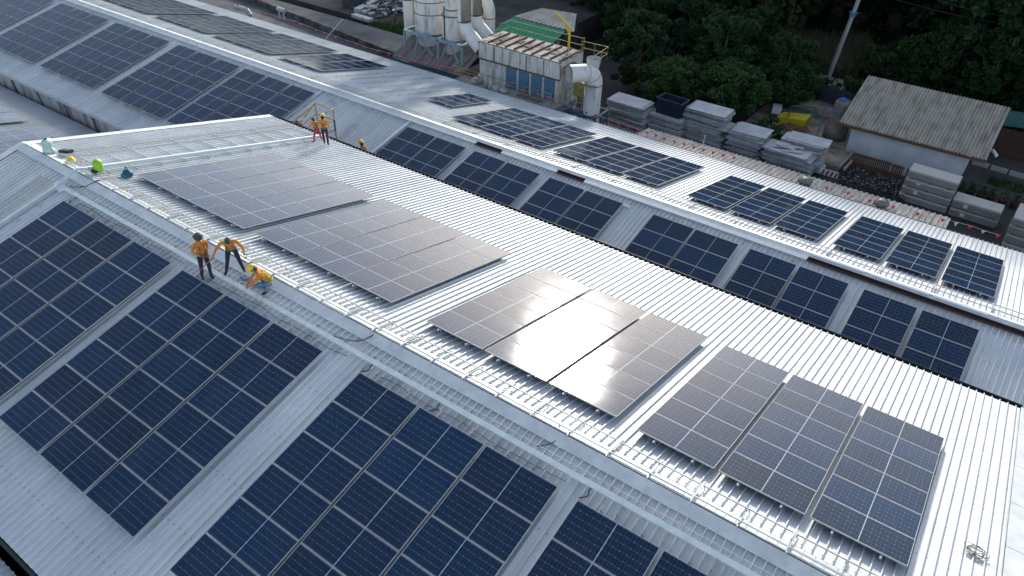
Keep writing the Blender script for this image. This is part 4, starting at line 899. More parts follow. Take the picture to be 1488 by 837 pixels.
for i, q in enumerate(BP):
    white = i > 51 and i % 2 == 1
    m_ = MB(); a = rnd.uniform(-.5, .9); dx = Vector((math.cos(a), math.sin(a), 0))*.125; sw = Vector((rnd.uniform(-.04, .04), rnd.uniform(-.04, .04), -.23)); nn = Vector((dx.y, -dx.x, 0)).normalized()*.003; q = q-BP[0]
    m_.add([q-dx+nn, q+dx+nn, q+sw+nn, q-dx-nn, q+dx-nn, q+sw-nn], [(0, 1, 2), (5, 4, 3), (0, 3, 4, 1), (1, 4, 5, 2), (2, 5, 3, 0)]); m_.build('pennant', M['whiteflag' if white else 'redflag'], t)
# thin mast on the far eave
q = RP('CR', -4.35, 11.2, 0); t = empty('wire_post', q, 'thin metal post with foot plate at the edge of the beige canopy', 'post')
m_ = MB(); m_.tube([(0, 0, 0), (.05, .05, 1.3)], .02, 6); m_.build('rod', M['galv'], t); m_ = MB(); m_.box((0, 0, .04), (.3, .2, .03)); m_.bar((.2, -.1, .04), (.03, .02, .5), .02); m_.build('foot', M['galv'], t)
q = RP('CR', -36.6, 11.2, 0); t = empty('wire_post', q, 'thin leaning metal post at the far eave behind the brown arrays', 'post'); m_ = MB(); m_.tube([(0, 0, 0), (1.1, 1.2, 1.6)], .025, 6); m_.build('rod', M['galv'], t)

# ------------------------------------------------------------------ ground and yard
g = MB(); N_ = 70
X0, X1, Y0, Y1 = -230, 200, -60, 260
g.add([(X0, Y0, GZ), (X1, Y0, GZ), (X1, Y1, GZ), (X0, Y1, GZ)], [(0, 1, 2, 3)]); tag(g.build('ground', M['ground']), kind='structure')
g = MB(); g.box((-3.0, 50.5, GZ+.30), (8.2, 17.4, .6)); tag(g.build('concrete_yard', M['yard']), kind='structure')
TZ = GZ+.6
# retaining wall, kerbs
t = tag(localise(MB().box((-.6, 41.65, GZ+.28), (3.2, .25, .80)).build('retaining_wall', M['concrete']), (-.6, 41.6, GZ)), 'low dark concrete wall below the sandy yard, left of the brown fence', 'wall')
t = tag(localise(MB().bar((1.2, 41.6, GZ+.7), (1.45, 47.5, GZ+.7), .18, .22).bar((1.55, 41.7, GZ+.6), (1.75, 47.5, GZ+.6), .14, .2).build('low_rail', M['concrete_lt']), (1.3, 44, GZ)), 'long concrete rails between the sandy yard and the small house', 'kerb')
for k in range(3):
    a = atz(1412+k*27, 237+k*8.0, GZ); b = atz(1436+k*27, 244+k*8.0, GZ)
    tag(localise(MB().bar(a+Vector((0, 0, .12)), b+Vector((0, 0, .12)), .35, .28).build('kerb_block', M['concrete_lt']), a), ('pale kerb block nearest the small house', 'middle pale kerb block right of the small house', 'pale kerb block at the right edge')[k], 'kerb block', 'pale kerb blocks right of the house')
m_ = MB()
for k in range(26): q = atz(1410+rnd.uniform(0, 78), 236+rnd.uniform(0, 24), GZ)
m_ = MB(); nh = 90; vs = []; fs = []
for i in range(nh+1):
    a = R(20)+R(170)*i/nh; rr = 330; hh = 14*min(1, max(0, (math.degrees(a)-145)/12))+10+7*max(0, math.cos(a-R(60)))+7*noise.noise(Vector((math.cos(a)*4, math.sin(a)*4, 0)))
    vs += [(math.cos(a)*(rr-60), math.sin(a)*(rr-60), GZ-.5), (math.cos(a)*rr, math.sin(a)*rr, GZ+hh+6), (math.cos(a)*(rr+120), math.sin(a)*(rr+120), GZ-.5)]
for i in range(nh):
    for k in range(2): fs.append((i*3+k, i*3+k+1, i*3+k+4, i*3+k+3))
m_.add(vs, fs, 0, True); tag(m_.build('added_hills', noisy('added_hill_green', (.05, .07, .05), (.10, .12, .09), .05, .95)), kind='structure')  # unseen hill ring, added to block the low sky mirrored in the panels
# far-left parapet wall and slab behind the second roof
sl = MB(); sl.box((-50, 33.9, GZ+1.6), (37, 7.0, 3.2)); tag(sl.build('slab_path', noisy('grey_slab', (.045, .05, .055), (.13, .135, .14), .5, .85, bump=.2, lo=.35, hi=.7)), kind='structure')
pw0, pw1 = atz(338, -12, GZ+3.4), atz(604, 92, GZ+3.4)
tag(localise(MB().bar((pw0.x, pw0.y, GZ+1.9), (pw1.x, pw1.y, GZ+1.9), .35, 3.6).build('parapet_wall', noisy('mossy_parapet', (.03, .032, .03), (.17, .165, .145), 1.2, .9, lo=.4, hi=.65, bump=.4)), (pw0.x, pw0.y, GZ)), 'long dark stained wall beyond the far roof at the top left', 'wall')
bk = MB(); bk.box((-52, 58, GZ+1.3), (50, 36, 2.6)); 
bko = tag(bk.build('raised_ground', noisy('dark_rubble_ground', (.028, .028, .027), (.085, .078, .065), .35, .95, lo=.35, hi=.65, bump=.6, bscale=3)), kind='structure')
RZ = GZ+2.6
# metal profiles and scrap on the raised ground
GPR = 'bundles of metal profiles on the raised ground'
for (u0_, v0_, u1_, v1_, w_, h_, lb, mt_) in ((504, 10, 530, -4, 1.3, .8, 'dark blue grey stack of profiles behind the wall', 'darkwall'), (518, 18, 545, 4, .7, .35, 'pale metal profiles right of the dark stack', 'galv'), (515, 24, 540, 32, .6, .3, 'pale metal profiles in front of the dark stack', 'galv'), (505, 31, 521, 41, .35, .12, 'single pale plank near the wall', 'concrete_lt'), (528, 20, 550, 8, .5, .25, 'thin metal profiles at the right of the pile', 'galv')):
    a, b = atz(u0_, v0_, RZ), atz(u1_, v1_, RZ); m_ = MB(); nrep = 5 if w_ > .4 else 1; d = (b-a).normalized(); sd = Vector((-d.y, d.x, 0))
    for k in range(nrep):
        for j in range(2 if h_ > .2 else 1): m_.bar(a+sd*(k-nrep/2)*w_/nrep+Vector((0, 0, h_*(.25+.5*j))), b+sd*(k-nrep/2+rnd.uniform(-.1, .1))*w_/nrep+Vector((0, 0, h_*(.25+.5*j))), w_/nrep*.86, h_*.46)
    tag(localise(m_.build('metal_profiles', M[mt_]), a), lb, 'metal profiles', GPR)
m_ = MB()
for k in range(240):
    q = atz(rnd.gauss(565, 18), rnd.gauss(13, 5), RZ); a = rnd.uniform(0, 3.1); L_ = rnd.uniform(.2, .9); m_.box(q+Vector((0, 0, rnd.uniform(.05, .4))), (L_, rnd.uniform(.05, .3), rnd.uniform(.03, .2)), a, rnd.choice((0, 0, 1)))
tag(m_.build('scrap_heap', [M['darkwall'], M['galv']]), 'heap of blue grey scrap left of the tall white duct', 'scrap', kind='stuff')
# capped pipes on the slab near the top left
for k, (u, v, du, lb) in enumerate(((352, 15, 14, 'white bent vent pipe lying near the top left bunting'), (409, 22, 8, 'short white pipe stub on two feet by the bunting'))):
    q = atz(u, v, GZ+3.55); t = empty('vent_pipe', q, lb, 'pipe', 'white pipes behind the far eave'); m_ = MB()
    if k == 0: m_.tube([(-1.0, 0, .1), (0, 0, .15), (.7, .05, .1), (.95, .1, -.3)], .22, 12)
    else: m_.tube([(-.4, 0, .5), (.5, 0, .45)], .2, 12); m_.tube([(-.3, 0, .4), (-.3, 0, -.4)], .07, 8); m_.tube([(.3, 0, .4), (.3, 0, -.4)], .07, 8)
    m_.build('pipe', M['bag'], t)

# ------------------------------------------------------------------ stacks of boards
GBD = 'bundles of grey boards stacked in the yard'
def bundle(x, y, z, w, d, h, label, rz=0, nsh=9, ragged=.06, mats=('board', 'boardtop'), tagpaper=False, grp=GBD):
    t = empty('board_bundle', (x, y, z), label, 'board stack', grp, rz)
    for q in (-.38, 0, .38): MB().box((q*w, 0, .04), (.09, d*.96, .08)).build('bearer', M['wood'], t)
    nsh = int(nsh*1.7) if mats[0] == 'board' else nsh; ragged = ragged*1.25 if mats[0] == 'board' else ragged
    m_ = MB(); th = (h-.085)/nsh; sx_, sy_ = 0, 0
    for i in range(nsh):
        if i % 5 == 0: sx_, sy_ = rnd.gauss(0, ragged*.8), rnd.gauss(0, ragged*.4)
        ox, oy = rnd.gauss(0, ragged), rnd.gauss(0, ragged*.5); top = (i == nsh-1)
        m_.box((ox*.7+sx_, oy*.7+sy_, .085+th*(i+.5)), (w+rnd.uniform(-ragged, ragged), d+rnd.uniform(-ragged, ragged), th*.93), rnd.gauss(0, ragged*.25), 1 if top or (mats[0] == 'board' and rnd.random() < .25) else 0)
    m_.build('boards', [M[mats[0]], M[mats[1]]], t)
    if tagpaper:
        MB().box((-w*.22, -d/2-.012, h*.55), (.26, .012, .24)).build('paper_label', M['whiteflag'], t)
    return t
ordn = ['bottom', 'second from the bottom', 'third from the bottom', 'fourth from the bottom', 'fifth from the bottom', 'sixth from the bottom']
def stack(x, y, z, w, d, hs, where, ragged, nsh=9, mats=('board', 'boardtop'), tagpaper=False, rz=0, grp=GBD):
    n = len(hs)
    for i, h in enumerate(hs):
        pos = 'topmost' if i == n-1 else ordn[i]
        bundle(x+rnd.gauss(0, ragged*.6), y+rnd.gauss(0, ragged*.5), z, w, d, h-.01, f'{pos} bundle of the stack {where}'.replace('second from the bottom', 'second lowest').replace('third from the bottom', 'third lowest').replace('fourth from the bottom', 'fourth lowest'), rz+rnd.gauss(0, ragged*.2), nsh, ragged, mats, tagpaper and i < n-1 or (tagpaper and n == 2), grp); z += h
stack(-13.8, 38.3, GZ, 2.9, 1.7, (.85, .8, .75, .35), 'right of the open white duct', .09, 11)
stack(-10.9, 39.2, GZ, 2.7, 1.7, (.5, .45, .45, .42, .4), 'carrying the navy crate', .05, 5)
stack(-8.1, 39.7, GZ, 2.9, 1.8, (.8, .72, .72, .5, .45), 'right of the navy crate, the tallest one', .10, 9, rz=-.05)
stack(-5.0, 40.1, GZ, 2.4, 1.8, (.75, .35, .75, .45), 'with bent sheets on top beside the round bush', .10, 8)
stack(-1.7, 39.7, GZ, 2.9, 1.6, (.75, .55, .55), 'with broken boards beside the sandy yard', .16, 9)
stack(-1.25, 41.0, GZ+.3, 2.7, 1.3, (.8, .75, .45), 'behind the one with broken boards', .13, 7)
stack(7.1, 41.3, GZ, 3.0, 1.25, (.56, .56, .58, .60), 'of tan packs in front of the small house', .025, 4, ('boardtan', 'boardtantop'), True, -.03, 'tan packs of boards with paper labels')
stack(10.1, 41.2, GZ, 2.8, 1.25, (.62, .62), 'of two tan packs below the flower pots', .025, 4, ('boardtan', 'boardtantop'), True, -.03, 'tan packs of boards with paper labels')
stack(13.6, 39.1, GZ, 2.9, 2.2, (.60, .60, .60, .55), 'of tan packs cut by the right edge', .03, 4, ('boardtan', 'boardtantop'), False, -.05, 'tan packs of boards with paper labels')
for k in range(6):
    q = Vector((-1.9+rnd.uniform(-.8, .8), 39.7+rnd.uniform(-.5, .5), GZ+1.9+.03*k)); m_ = MB(); m_.box((0, 0, 0), (rnd.uniform(.8, 2.0), rnd.uniform(.12, .4), .02)); o = m_.build('board_scrap', M['boardtop'], loc=q); o.rotation_euler = (rnd.uniform(-.05, .05), rnd.uniform(-.05, .05), rnd.uniform(-.4, .4)); tag(o, 'broken pale board strip on the stack with broken boards', 'board', 'broken strips on the board stack')
# navy crate
t = empty('plastic_crate', (-10.85, 39.15, GZ+2.26), 'navy blue plastic crate standing on a board stack', 'crate', rz=-.05); m_ = MB(); w_, d_, h_ = 2.0, 1.15, 1.15
for sx_ in (-1, 1): m_.box((sx_*(w_/2-.03), 0, h_/2), (.06, d_, h_))
for sy_ in (-1, 1): m_.box((0, sy_*(d_/2-.03), h_/2), (w_-.12, .06, h_))
m_.box((0, 0, .04), (w_-.12, d_-.12, .06)); m_.build('body', M['tarp'], t); m_ = MB()
for sx_ in (-1, 1): m_.box((sx_*(w_/2+.005), 0, h_-.04), (.1, d_+.1, .08))
for sy_ in (-1, 1): m_.box((0, sy_*(d_/2+.005), h_-.04), (w_-.09, .1, .08))
m_.build('rim', M['tarp'], t); m_ = MB()
for k in range(5): m_.box((-.8+k*.4, -d_/2-.02, h_/2-.05), (.05, .04, h_*.8))
m_.build('rib', M['tarp'], t)
# ------------------------------------------------------------------ small house
hx0, hx1, ye, yr_, ze, zr_ = -.15, 9.45, 44.1, 49.7, -8.75, -7.1
def HP(x, s, h): f_ = s/5.8; return Vector((x, ye+(yr_-ye)*(1-f_), zr_+(ze-zr_)*f_+h))
t = empty('small_house', (4.6, 47, GZ), 'small white walled house with a corrugated grey beige roof', 'house')
HRIB = [(0, 0), (.03, .012), (.065, .08), (.11, .11), (.155, .08), (.19, .012)]
for i in range(5):
    s0_, s1_ = i*1.16, (i+1)*1.16+.10 if i < 4 else 5.8
    mb = ribbed(lambda x, s, h, i=i: HP(x, s, h+.03*(5-i)*1.0), hx0+rnd.uniform(-.01, .01), hx1, s0_, s1_, HRIB, .218); child(mb, 'roof', M['asbestos'], t)
mb = ribbed(lambda x, s, h: Vector((x, yr_+s*.95, zr_-s*.30+h+.06)), hx0, hx1, 0, 3.2, HRIB, .218); child(mb, 'roof', M['asbestos'], t)
m_ = MB(); m_.box(((hx0+hx1)/2, ye+.06, ze-.09), (hx1-hx0-.04, .05, .17)); m_.bar((hx1-.06, ye+.1, ze-.10), (hx1-.06, yr_, zr_-.10), .05, .16); m_.bar((hx0+.06, ye+.1, ze-.10), (hx0+.06, yr_, zr_-.10), .05, .16); child(m_, 'fascia', M['fascia'], t)
wx0, wx1, wy0, wy1 = .75, 8.35, 44.75, 52.2
m_ = MB(); m_.box(((wx0+wx1)/2, wy0, (ze+.1+GZ)/2), (wx1-wx0, .15, ze+.1-GZ)); m_.box(((wx0+wx1)/2, wy1, (ze+GZ)/2), (wx1-wx0, .15, ze-GZ))
for x in (wx0+.075, wx1-.075):
    pts = [(wy0+.08, GZ), (wy1-.08, GZ), (wy1-.08, ze+.0), (yr_, zr_-.05), (wy0+.08, ze+.12)]; vs = [(x-.075, a, b) for a, b in pts]+[(x+.075, a, b) for a, b in pts]; m_.add(vs, [tuple(range(5)), tuple(reversed(range(5, 10)))]+[(i, 5+i, 5+(i+1) % 5, (i+1) % 5) for i in range(5)])
child(m_, 'wall', M['housewall'], t)
q = Vector((hx1+.12, 45.9, -8.65)); tc_ = empty('security_camera', q, 'white security camera under the right roof edge of the small house', 'camera', rz=.4)
m_ = MB(); m_.tube([(0, .1, 0), (.15, -.45, -.12)], .11, 12); m_.build('body', M['whiteflag'], tc_); m_ = MB(); m_.bar((-.3, .2, .1), (.02, 0, .02), .05); m_.build('arm', M['whiteflag'], tc_)
# brown slatted fence panels in front of it
for k, (xa, xb, yy_) in enumerate(((1.55, 4.2, 43.3), (4.25, 5.05, 43.2), (5.25, 6.1, 43.1))):
    t = empty('slatted_fence', ((xa+xb)/2, yy_, GZ), ('long brown slatted fence panel below the white house wall', 'middle brown slatted panel in front of the house', 'right brown slatted panel, beside the tan packs')[k], 'fence', 'brown slatted panels'); n = int((xb-xa)/.13)
    for i in range(n): child(MB().box((xa+.06+i*.13, yy_+.0, GZ+.75), (.09, .03, 1.1)), 'slat', M['wood'], t)
    child(MB().box(((xa+xb)/2, yy_+.045, GZ+1.15), (xb-xa, .05, .09)).box(((xa+xb)/2, yy_+.045, GZ+.35), (xb-xa, .05, .09)), 'rail', M['wood'], t)
# dark debris heap
m_ = MB(); n = 34; vs = []; fs = []
for j in range(n):
    for i in range(n):
        x = 1.6+4.6*i/(n-1); y = 40.4+2.7*j/(n-1); e = min(i, n-1-i, j, n-1-j)/(n/2); vs.append((x, y, GZ+.02+.5*min(1, e*3)*(.6+.8*noise.noise(Vector((x*1.3, y*1.3, 3))))+.09*noise.noise(Vector((x*7, y*7, 1)))))
for j in range(n-1):
    for i in range(n-1): fs.append((j*n+i, j*n+i+1, (j+1)*n+i+1, (j+1)*n+i))
m_.add(vs, fs)
for k in range(420): m_.box((rnd.uniform(1.8, 6), rnd.uniform(40.5, 42.9), GZ+.35+rnd.uniform(0, .15)), (rnd.uniform(.04, .22), rnd.uniform(.03, .08), .03), rnd.uniform(0, 3.1), 1 if rnd.random() < .3 else 0)
tag(m_.build('debris_heap', [M['debris'], M['concrete_lt']]), 'dark heap of rubble with pale flecks below the brown fence', 'rubble', kind='stuff')
# red and white striped board, pallet
t = empty('striped_board', (.7, 40.75, GZ), 'faded red and white striped board by the concrete wall', 'barrier board'); MB().box((0, 0, .45), (1.5, .05, .45)).build('panel', M['whitebar'], t); m_ = MB()
for k in range(5): m_.bar((-.62+k*.3, -.032, .26), (-.52+k*.3, -.032, .64), .13, .01, up=(0, 1, 0))
m_.build('stripe', plain('faded_red', (.25, .04, .04), .7), t)
# blue-capped tank, pipes
q = Vector((-.65, 46.6, TZ)); t = empty('water_tank', (q.x-.1, q.y, q.z), 'tall brown grey water tank with a blue cap left of the house roof', 'water tank')
child(MB().lathe(q, [(0, 0), (.85, 0), (.85, .9), (.62, .95), (.62, 2.7), (.55, 2.85), (0, 2.9)], 20), 'body', noisy('tank_grey_brown', (.10, .085, .07), (.20, .17, .14), 2, .8), t); child(MB().lathe(q+Vector((-.1, 0, 2.9)), [(.24, 0), (.24, .14), (0, .16)], 14), 'cap', M['capblue'], t)
tag(localise(MB().tube([(-1.75, 46.0, TZ), (-1.75, 46.0, TZ+2.2), (-1.5, 46.0, TZ+2.35), (-.6, 45.9, TZ+2.1)], .035, 8).build('water_pipe', M['pvcblue']), (-1.75, 46.0, TZ)), 'blue water pipe beside the blue capped tank', 'pipe')
# overturned yellow machine with green frame
q = atz(1152, 180, TZ); t = empty('yellow_hopper', q, 'yellow steel hopper lying in the yard with a green frame', 'machine', rz=.1)
m_ = MB(); m_.add([(-1.0, -.5, 0), (.9, -.5, 0), (1.1, .5, 0), (-.8, .5, 0), (-1.2, -.6, .55), (1.0, -.65, .75), (1.15, .25, .95), (-.9, .3, .7)], [(0, 3, 2, 1), (4, 5, 6, 7), (0, 1, 5, 4), (1, 2, 6, 5), (2, 3, 7, 6), (3, 0, 4, 7)]); m_.build('hopper', M['yellowmach'], t)
m_ = MB(); m_.bar((-1.4, .9, .6), (1.5, 1.3, .6), .1); m_.bar((-.6, 1.0, 1.0), (1.1, 1.5, 1.05), .1); m_.bar((1.1, 1.5, 1.05), (1.5, 1.2, .6), .1); m_.bar((-.4, -.65, .8), (-.5, .9, .75), .1); m_.build('frame', M['bluedark'] if 0 else noisy('green_frame', (.03, .14, .11), (.05, .20, .16), 3, .5), t)
MB().box((-1.5, .35, .75), (.7, .9, .5), .2).build('electric_box', M['galv'], t)
m_ = MB()
for k in range(40): q = atz(rnd.uniform(1142, 1172), rnd.uniform(183, 198), TZ); m_.box(q+Vector((0, 0, .06+rnd.uniform(0, .2))), (rnd.uniform(.5, 1.0), .08, .05), rnd.uniform(-.5, .5))
tag(m_.build('wood_scraps', noisy('reddish_wood', (.15, .07, .04), (.26, .14, .09), 5, .8)), 'scattered reddish wood scraps in front of the yellow hopper', 'wood scraps', kind='stuff')
# flower pots
for k, (u, v) in enumerate(((1393, 283), (1408, 283), (1423, 289), (1438, 292), (1455, 297), (1472, 302))):
    q = atz(u, v, GZ); t = empty('potted_plant', q, ('potted plant nearest the tan stack, first of the row', 'second potted plant from the left in the row', 'third potted plant from the left in the row', 'fourth potted plant from the left in the row', 'fifth potted plant, the tallest shrub of the row', 'last potted plant at the right end of the row')[k], 'potted plant', 'row of potted plants')
    MB().lathe((0, 0, 0), [(0, 0), (.22, 0), (.32, .38), (.35, .40), (.30, .41), (.27, .33), (0, .33)], 16).build('pot', M['clay'], t); m_ = MB(); hh = .8 if k != 4 else 1.5
    for i in range(140):
        a = rnd.uniform(0, 6.28); rr = abs(rnd.gauss(0, .2)); c = Vector((math.cos(a)*rr, math.sin(a)*rr, .4+rnd.random()*hh*.7)); d1 = Vector((rnd.gauss(0, 1), rnd.gauss(0, 1), rnd.gauss(0, .6))).normalized()*.09; d2 = Vector((rnd.gauss(0, 1), rnd.gauss(0, 1), rnd.gauss(0, 1))).normalized()*.05; m_.add([c-d1, c+d2, c+d1, c-d2], [(0, 1, 2, 3)])
    m_.build('foliage', M['leaf2'], t); MB().tube([(0, 0, .3), (.02, 0, .4+hh*.5)], .02, 6).build('stem', M['bark'], t)
# green roofed building behind the filter house
t = empty('green_roof_shed', (-27, 45, GZ), 'shed with a bright green sheet roof behind the filter box', 'shed')
z1_, z2_ = -7.2, -8.0
c1_, c2_ = atz(745, 25, z1_), atz(822, 45, z1_); e1_, e2_ = atz(700, 55, z2_), atz(795, 72, z2_)
def GP(x, s, h): a = c1_.lerp(c2_, x/6); b = e1_.lerp(e2_, x/6); q = a.lerp(b, s); return Vector((q.x, q.y, q.z+h))
child(ribbed(GP, 0, 6, 0, 1, [(0, 0), (.05, .04), (.08, .04), (.12, 0)], .22), 'roof', M['green_roof'], t)
d1_, d2_ = atz(788, 12, -7.0), atz(838, 20, -7.0)
def G2(x, s, h): a = d1_.lerp(d2_, x/4); b = (c1_+Vector((0, .1, .05))).lerp(c2_+Vector((.8, .1, .05)), x/4); q = a.lerp(b, s); return Vector((q.x, q.y, q.z+h))
child(ribbed(G2, 0, 4, 0, 1, KRIB, .3), 'back_roof', M['beige_roof'], t)
m_ = MB(); cx_, cy_ = (c1_.x+e2_.x)/2, (c1_.y+e2_.y)/2
for p_ in (c1_, c2_, e1_, e2_, d1_, d2_): m_.bar((p_.x, p_.y, GZ), (p_.x, p_.y, p_.z-.05), .2)
m_.bar((e1_.x, e1_.y+.3, GZ+1.5), (e2_.x, e2_.y+.3, GZ+1.5), .1, 3.0); child(m_, 'wall', M['darkwall'], t)
t = empty('lean_to', (-24, 43, GZ), 'dull purple grey sheet roof at the right of the green one', 'shed'); a_, b_ = atz(800, 52, -7.6), atz(815, 56, -7.6); e_, f_ = atz(790, 72, -8.2), atz(812, 74, -8.2)
child(ribbed(lambda x, s, h: (lambda q: Vector((q.x, q.y, q.z+h)))(a_.lerp(b_, x/3).lerp(e_.lerp(f_, x/3), s)), 0, 3, 0, 1, KRIB, .3), 'roof', noisy('purple_grey_sheet', (.09, .075, .085), (.16, .14, .15), 2, .7), t); m_ = MB(); [m_.bar((p_.x, p_.y, GZ), (p_.x, p_.y, p_.z-.04), .12) for p_ in (a_, b_, e_, f_)]; child(m_, 'post', M['dark'], t)
# teal roof and dark slatted gate at the right edge
t = empty('teal_shed', (14, 53, GZ), 'shed with dark teal sheet roof at the right edge behind the house', 'shed'); a_, b_ = atz(1436, 158, -8.6), atz(1500, 165, -8.6); e_, f_ = atz(1440, 180, -9.2), atz(1500, 188, -9.2)
child(ribbed(lambda x, s, h: (lambda q: Vector((q.x, q.y, q.z+h)))(a_.lerp(b_, x/6).lerp(e_.lerp(f_, x/6), s)), 0, 6, 0, 1, KRIB, .3), 'roof', M['tealsheet'], t); m_ = MB(); [m_.bar((p_.x, p_.y, GZ), (p_.x, p_.y, p_.z-.04), .15) for p_ in (a_, b_, e_, f_)]; child(m_, 'post', M['dark'], t)
t = empty('slatted_gate', (12, 50, GZ), 'dark brown slatted gate right of the small house', 'gate'); a_, b_ = atz(1432, 222, GZ), atz(1500, 240, GZ)
a_.y = max(a_.y, 50); m_ = MB(); n = 30
for i in range(n): q = a_.lerp(b_, i/(n-1)); m_.box((q.x, q.y, GZ+1.1), (.12, .04, 2.1))
m_.bar(a_+Vector((0, .06, 2.1)), b_+Vector((0, .06, 2.1)), .08); m_.bar(a_+Vector((0, .06, .4)), b_+Vector((0, .06, .4)), .08); child(m_, 'gate_leaf', noisy('dark_wood', (.035, .015, .012), (.07, .03, .02), 4, .8), t)
# dark sheet fence behind the yard
a_, b_ = atz(1195, 128, GZ+1.6), atz(1262, 150, GZ+1.6); m_ = MB(); n = 40
for i in range(n): q = a_.lerp(b_, i/(n-1)); m_.box((q.x, q.y, GZ+.95), (.17, .04+.03*(i % 2), 1.9+rnd.uniform(-.06, .06)))
tag(localise(m_.build('sheet_fence', noisy('dark_blue_sheet', (.02, .03, .05), (.05, .065, .09), 3, .6)), a_), 'dark blue grey fence between the pole and the house roof', 'fence')
# utility pole
q = atz(1200, 122, GZ); t = empty('utility_pole', q, 'tall tapered grey concrete pole rising out of the trees', 'pole')
tp = aty(1233, -5, q.y-.3)-q; d = Vector((0.45, -.2, tp.z)).normalized(); m_ = MB(); m_.tube([(0, 0, 0), Vector((.10, 0, 1))*13], [.20, .13], 4); m_.build('shaft', M['concrete_lt'], t); m_ = MB(); m_.box((.65, 0, 6.4), (.75, .08, .10)); m_.box((.65, 0, 6.2), (.42, .42, .28)); m_.build('bracket', M['bluedark'], t)

# ------------------------------------------------------------------ vegetation
def crown_mesh(name, seed, n_clump, leaves, R_, Hh, leaf=.34, droop=.3, mat='leaf', base=.12, shape='round'):
    rg = random.Random(seed); m_ = MB(); cl = []
    for i in range(n_clump):
        a = rg.uniform(0, 6.283); 
        if shape == 'round': z = rg.random(); rr = math.sqrt(max(0, 1-(2*z-1)**2*.85))*rg.uniform(.35, 1.0)
        elif shape == 'column': z = rg.random(); rr = (1-z*.6)*rg.uniform(.3, 1.0)
        else: z = rg.random()**.8; rr = (1-z)**.6*rg.uniform(.5, 1.05)
        cl.append((Vector((math.cos(a)*rr*R_, math.sin(a)*rr*R_, Hh*(base+(1-base)*z))), rg.uniform(.5, 1.0)))
    vs, fs = [], []
    for c, s in cl:
        cr = R_*(.20 if n_clump > 50 else .28)*s; k = int(leaves/n_clump*s*1.3)
        for j in range(k):
            d = Vector((rg.gauss(0, 1), rg.gauss(0, 1), rg.gauss(0, .8))).normalized(); p = c+Vector((d.x*cr, d.y*cr, d.z*cr*.6))*rg.uniform(.55, 1.08)
            out = Vector((d.x, d.y, d.z*.5-droop+rg.gauss(0, .25))).normalized(); sd = out.cross(Vector((rg.gauss(0, .5), rg.gauss(0, .5), 1))).normalized()
            L_ = leaf*rg.uniform(.6, 1.25); w = L_*.34; o = len(vs)
            vs += [tuple(p-out*L_*.5), tuple(p+sd*w), tuple(p+out*L_*.55-Vector((0, 0, L_*.12))), tuple(p-sd*w)]; fs.append((o, o+1, o+2, o+3))
    m_.v = vs; m_.f = fs; m_.m = [0]*len(fs); m_.sm = [False]*len(fs)
    tk = MB(); tk.tube([(0, 0, -.2), (.08, .03, Hh*base), (-.06, .05, Hh*.6), (.03, 0, Hh*.88)], [R_*.10+.06, R_*.075+.04, R_*.04+.02, .02], 8)
    for c, s in cl[:12]: tk.tube([(0, 0, max(.3, c.z*.55)), c*.6+Vector((0, 0, c.z*.15)), c], [R_*.035+.02, R_*.02+.01, .01], 5)
    return m_, tk
TREES = {}
def tree_kind(key, *a, **k):
    m_, tk = crown_mesh(key, *a, **k); mat = k.get('mat', 'leaf')
    cm = m_.build('crown', M[mat]); tm = tk.build('trunk', M['bark']); TREES[key] = (cm.data, tm.data); bpy.data.objects.remove(cm); bpy.data.objects.remove(tm)
tree_kind('broad1', 1, 120, 17000, 3.6, 8.5, leaf=.30, mat='leaf')
tree_kind('broad2', 2, 130, 18000, 4.4, 9.5, leaf=.32, mat='leaf', droop=.1)
tree_kind('broad3', 3, 110, 15000, 3.2, 7.5, leaf=.27, mat='leaf')
tree_kind('feather', 4, 150, 17000, 3.0, 4.6, leaf=.25, mat='leaf2', droop=.05, base=.3)
tree_kind('vine', 5, 70, 8000, 1.3, 9.5, leaf=.26, mat='leaf3', base=.05, shape='column', droop=.6)
tree_kind('shrub', 6, 36, 3600, 1.3, 2.2, leaf=.22, mat='leaf2', base=.12)
ntree = [0]
def tree(kind, x, y, sc, label, grp=None, rz=None, name='tree', z=GZ, szz=1.0):
    t = empty(name, (x, y, z), label, 'shrub' if name == 'shrub' else 'tree', grp, rnd.uniform(0, 6.28) if rz is None else rz); t.scale = (sc, sc, sc*szz)
    for nm, me in zip(('crown', 'trunk'), TREES[kind]): o = bpy.data.objects.new(nm, me); col.objects.link(o); o.parent = t
    ntree[0] += 1; return t
def hmax(y): return 9.0+(y-36)*.26
GF = 'trees of the dark wood beyond the yard'
LB = 'dark leafy tree massed in the wood beyond the yard'
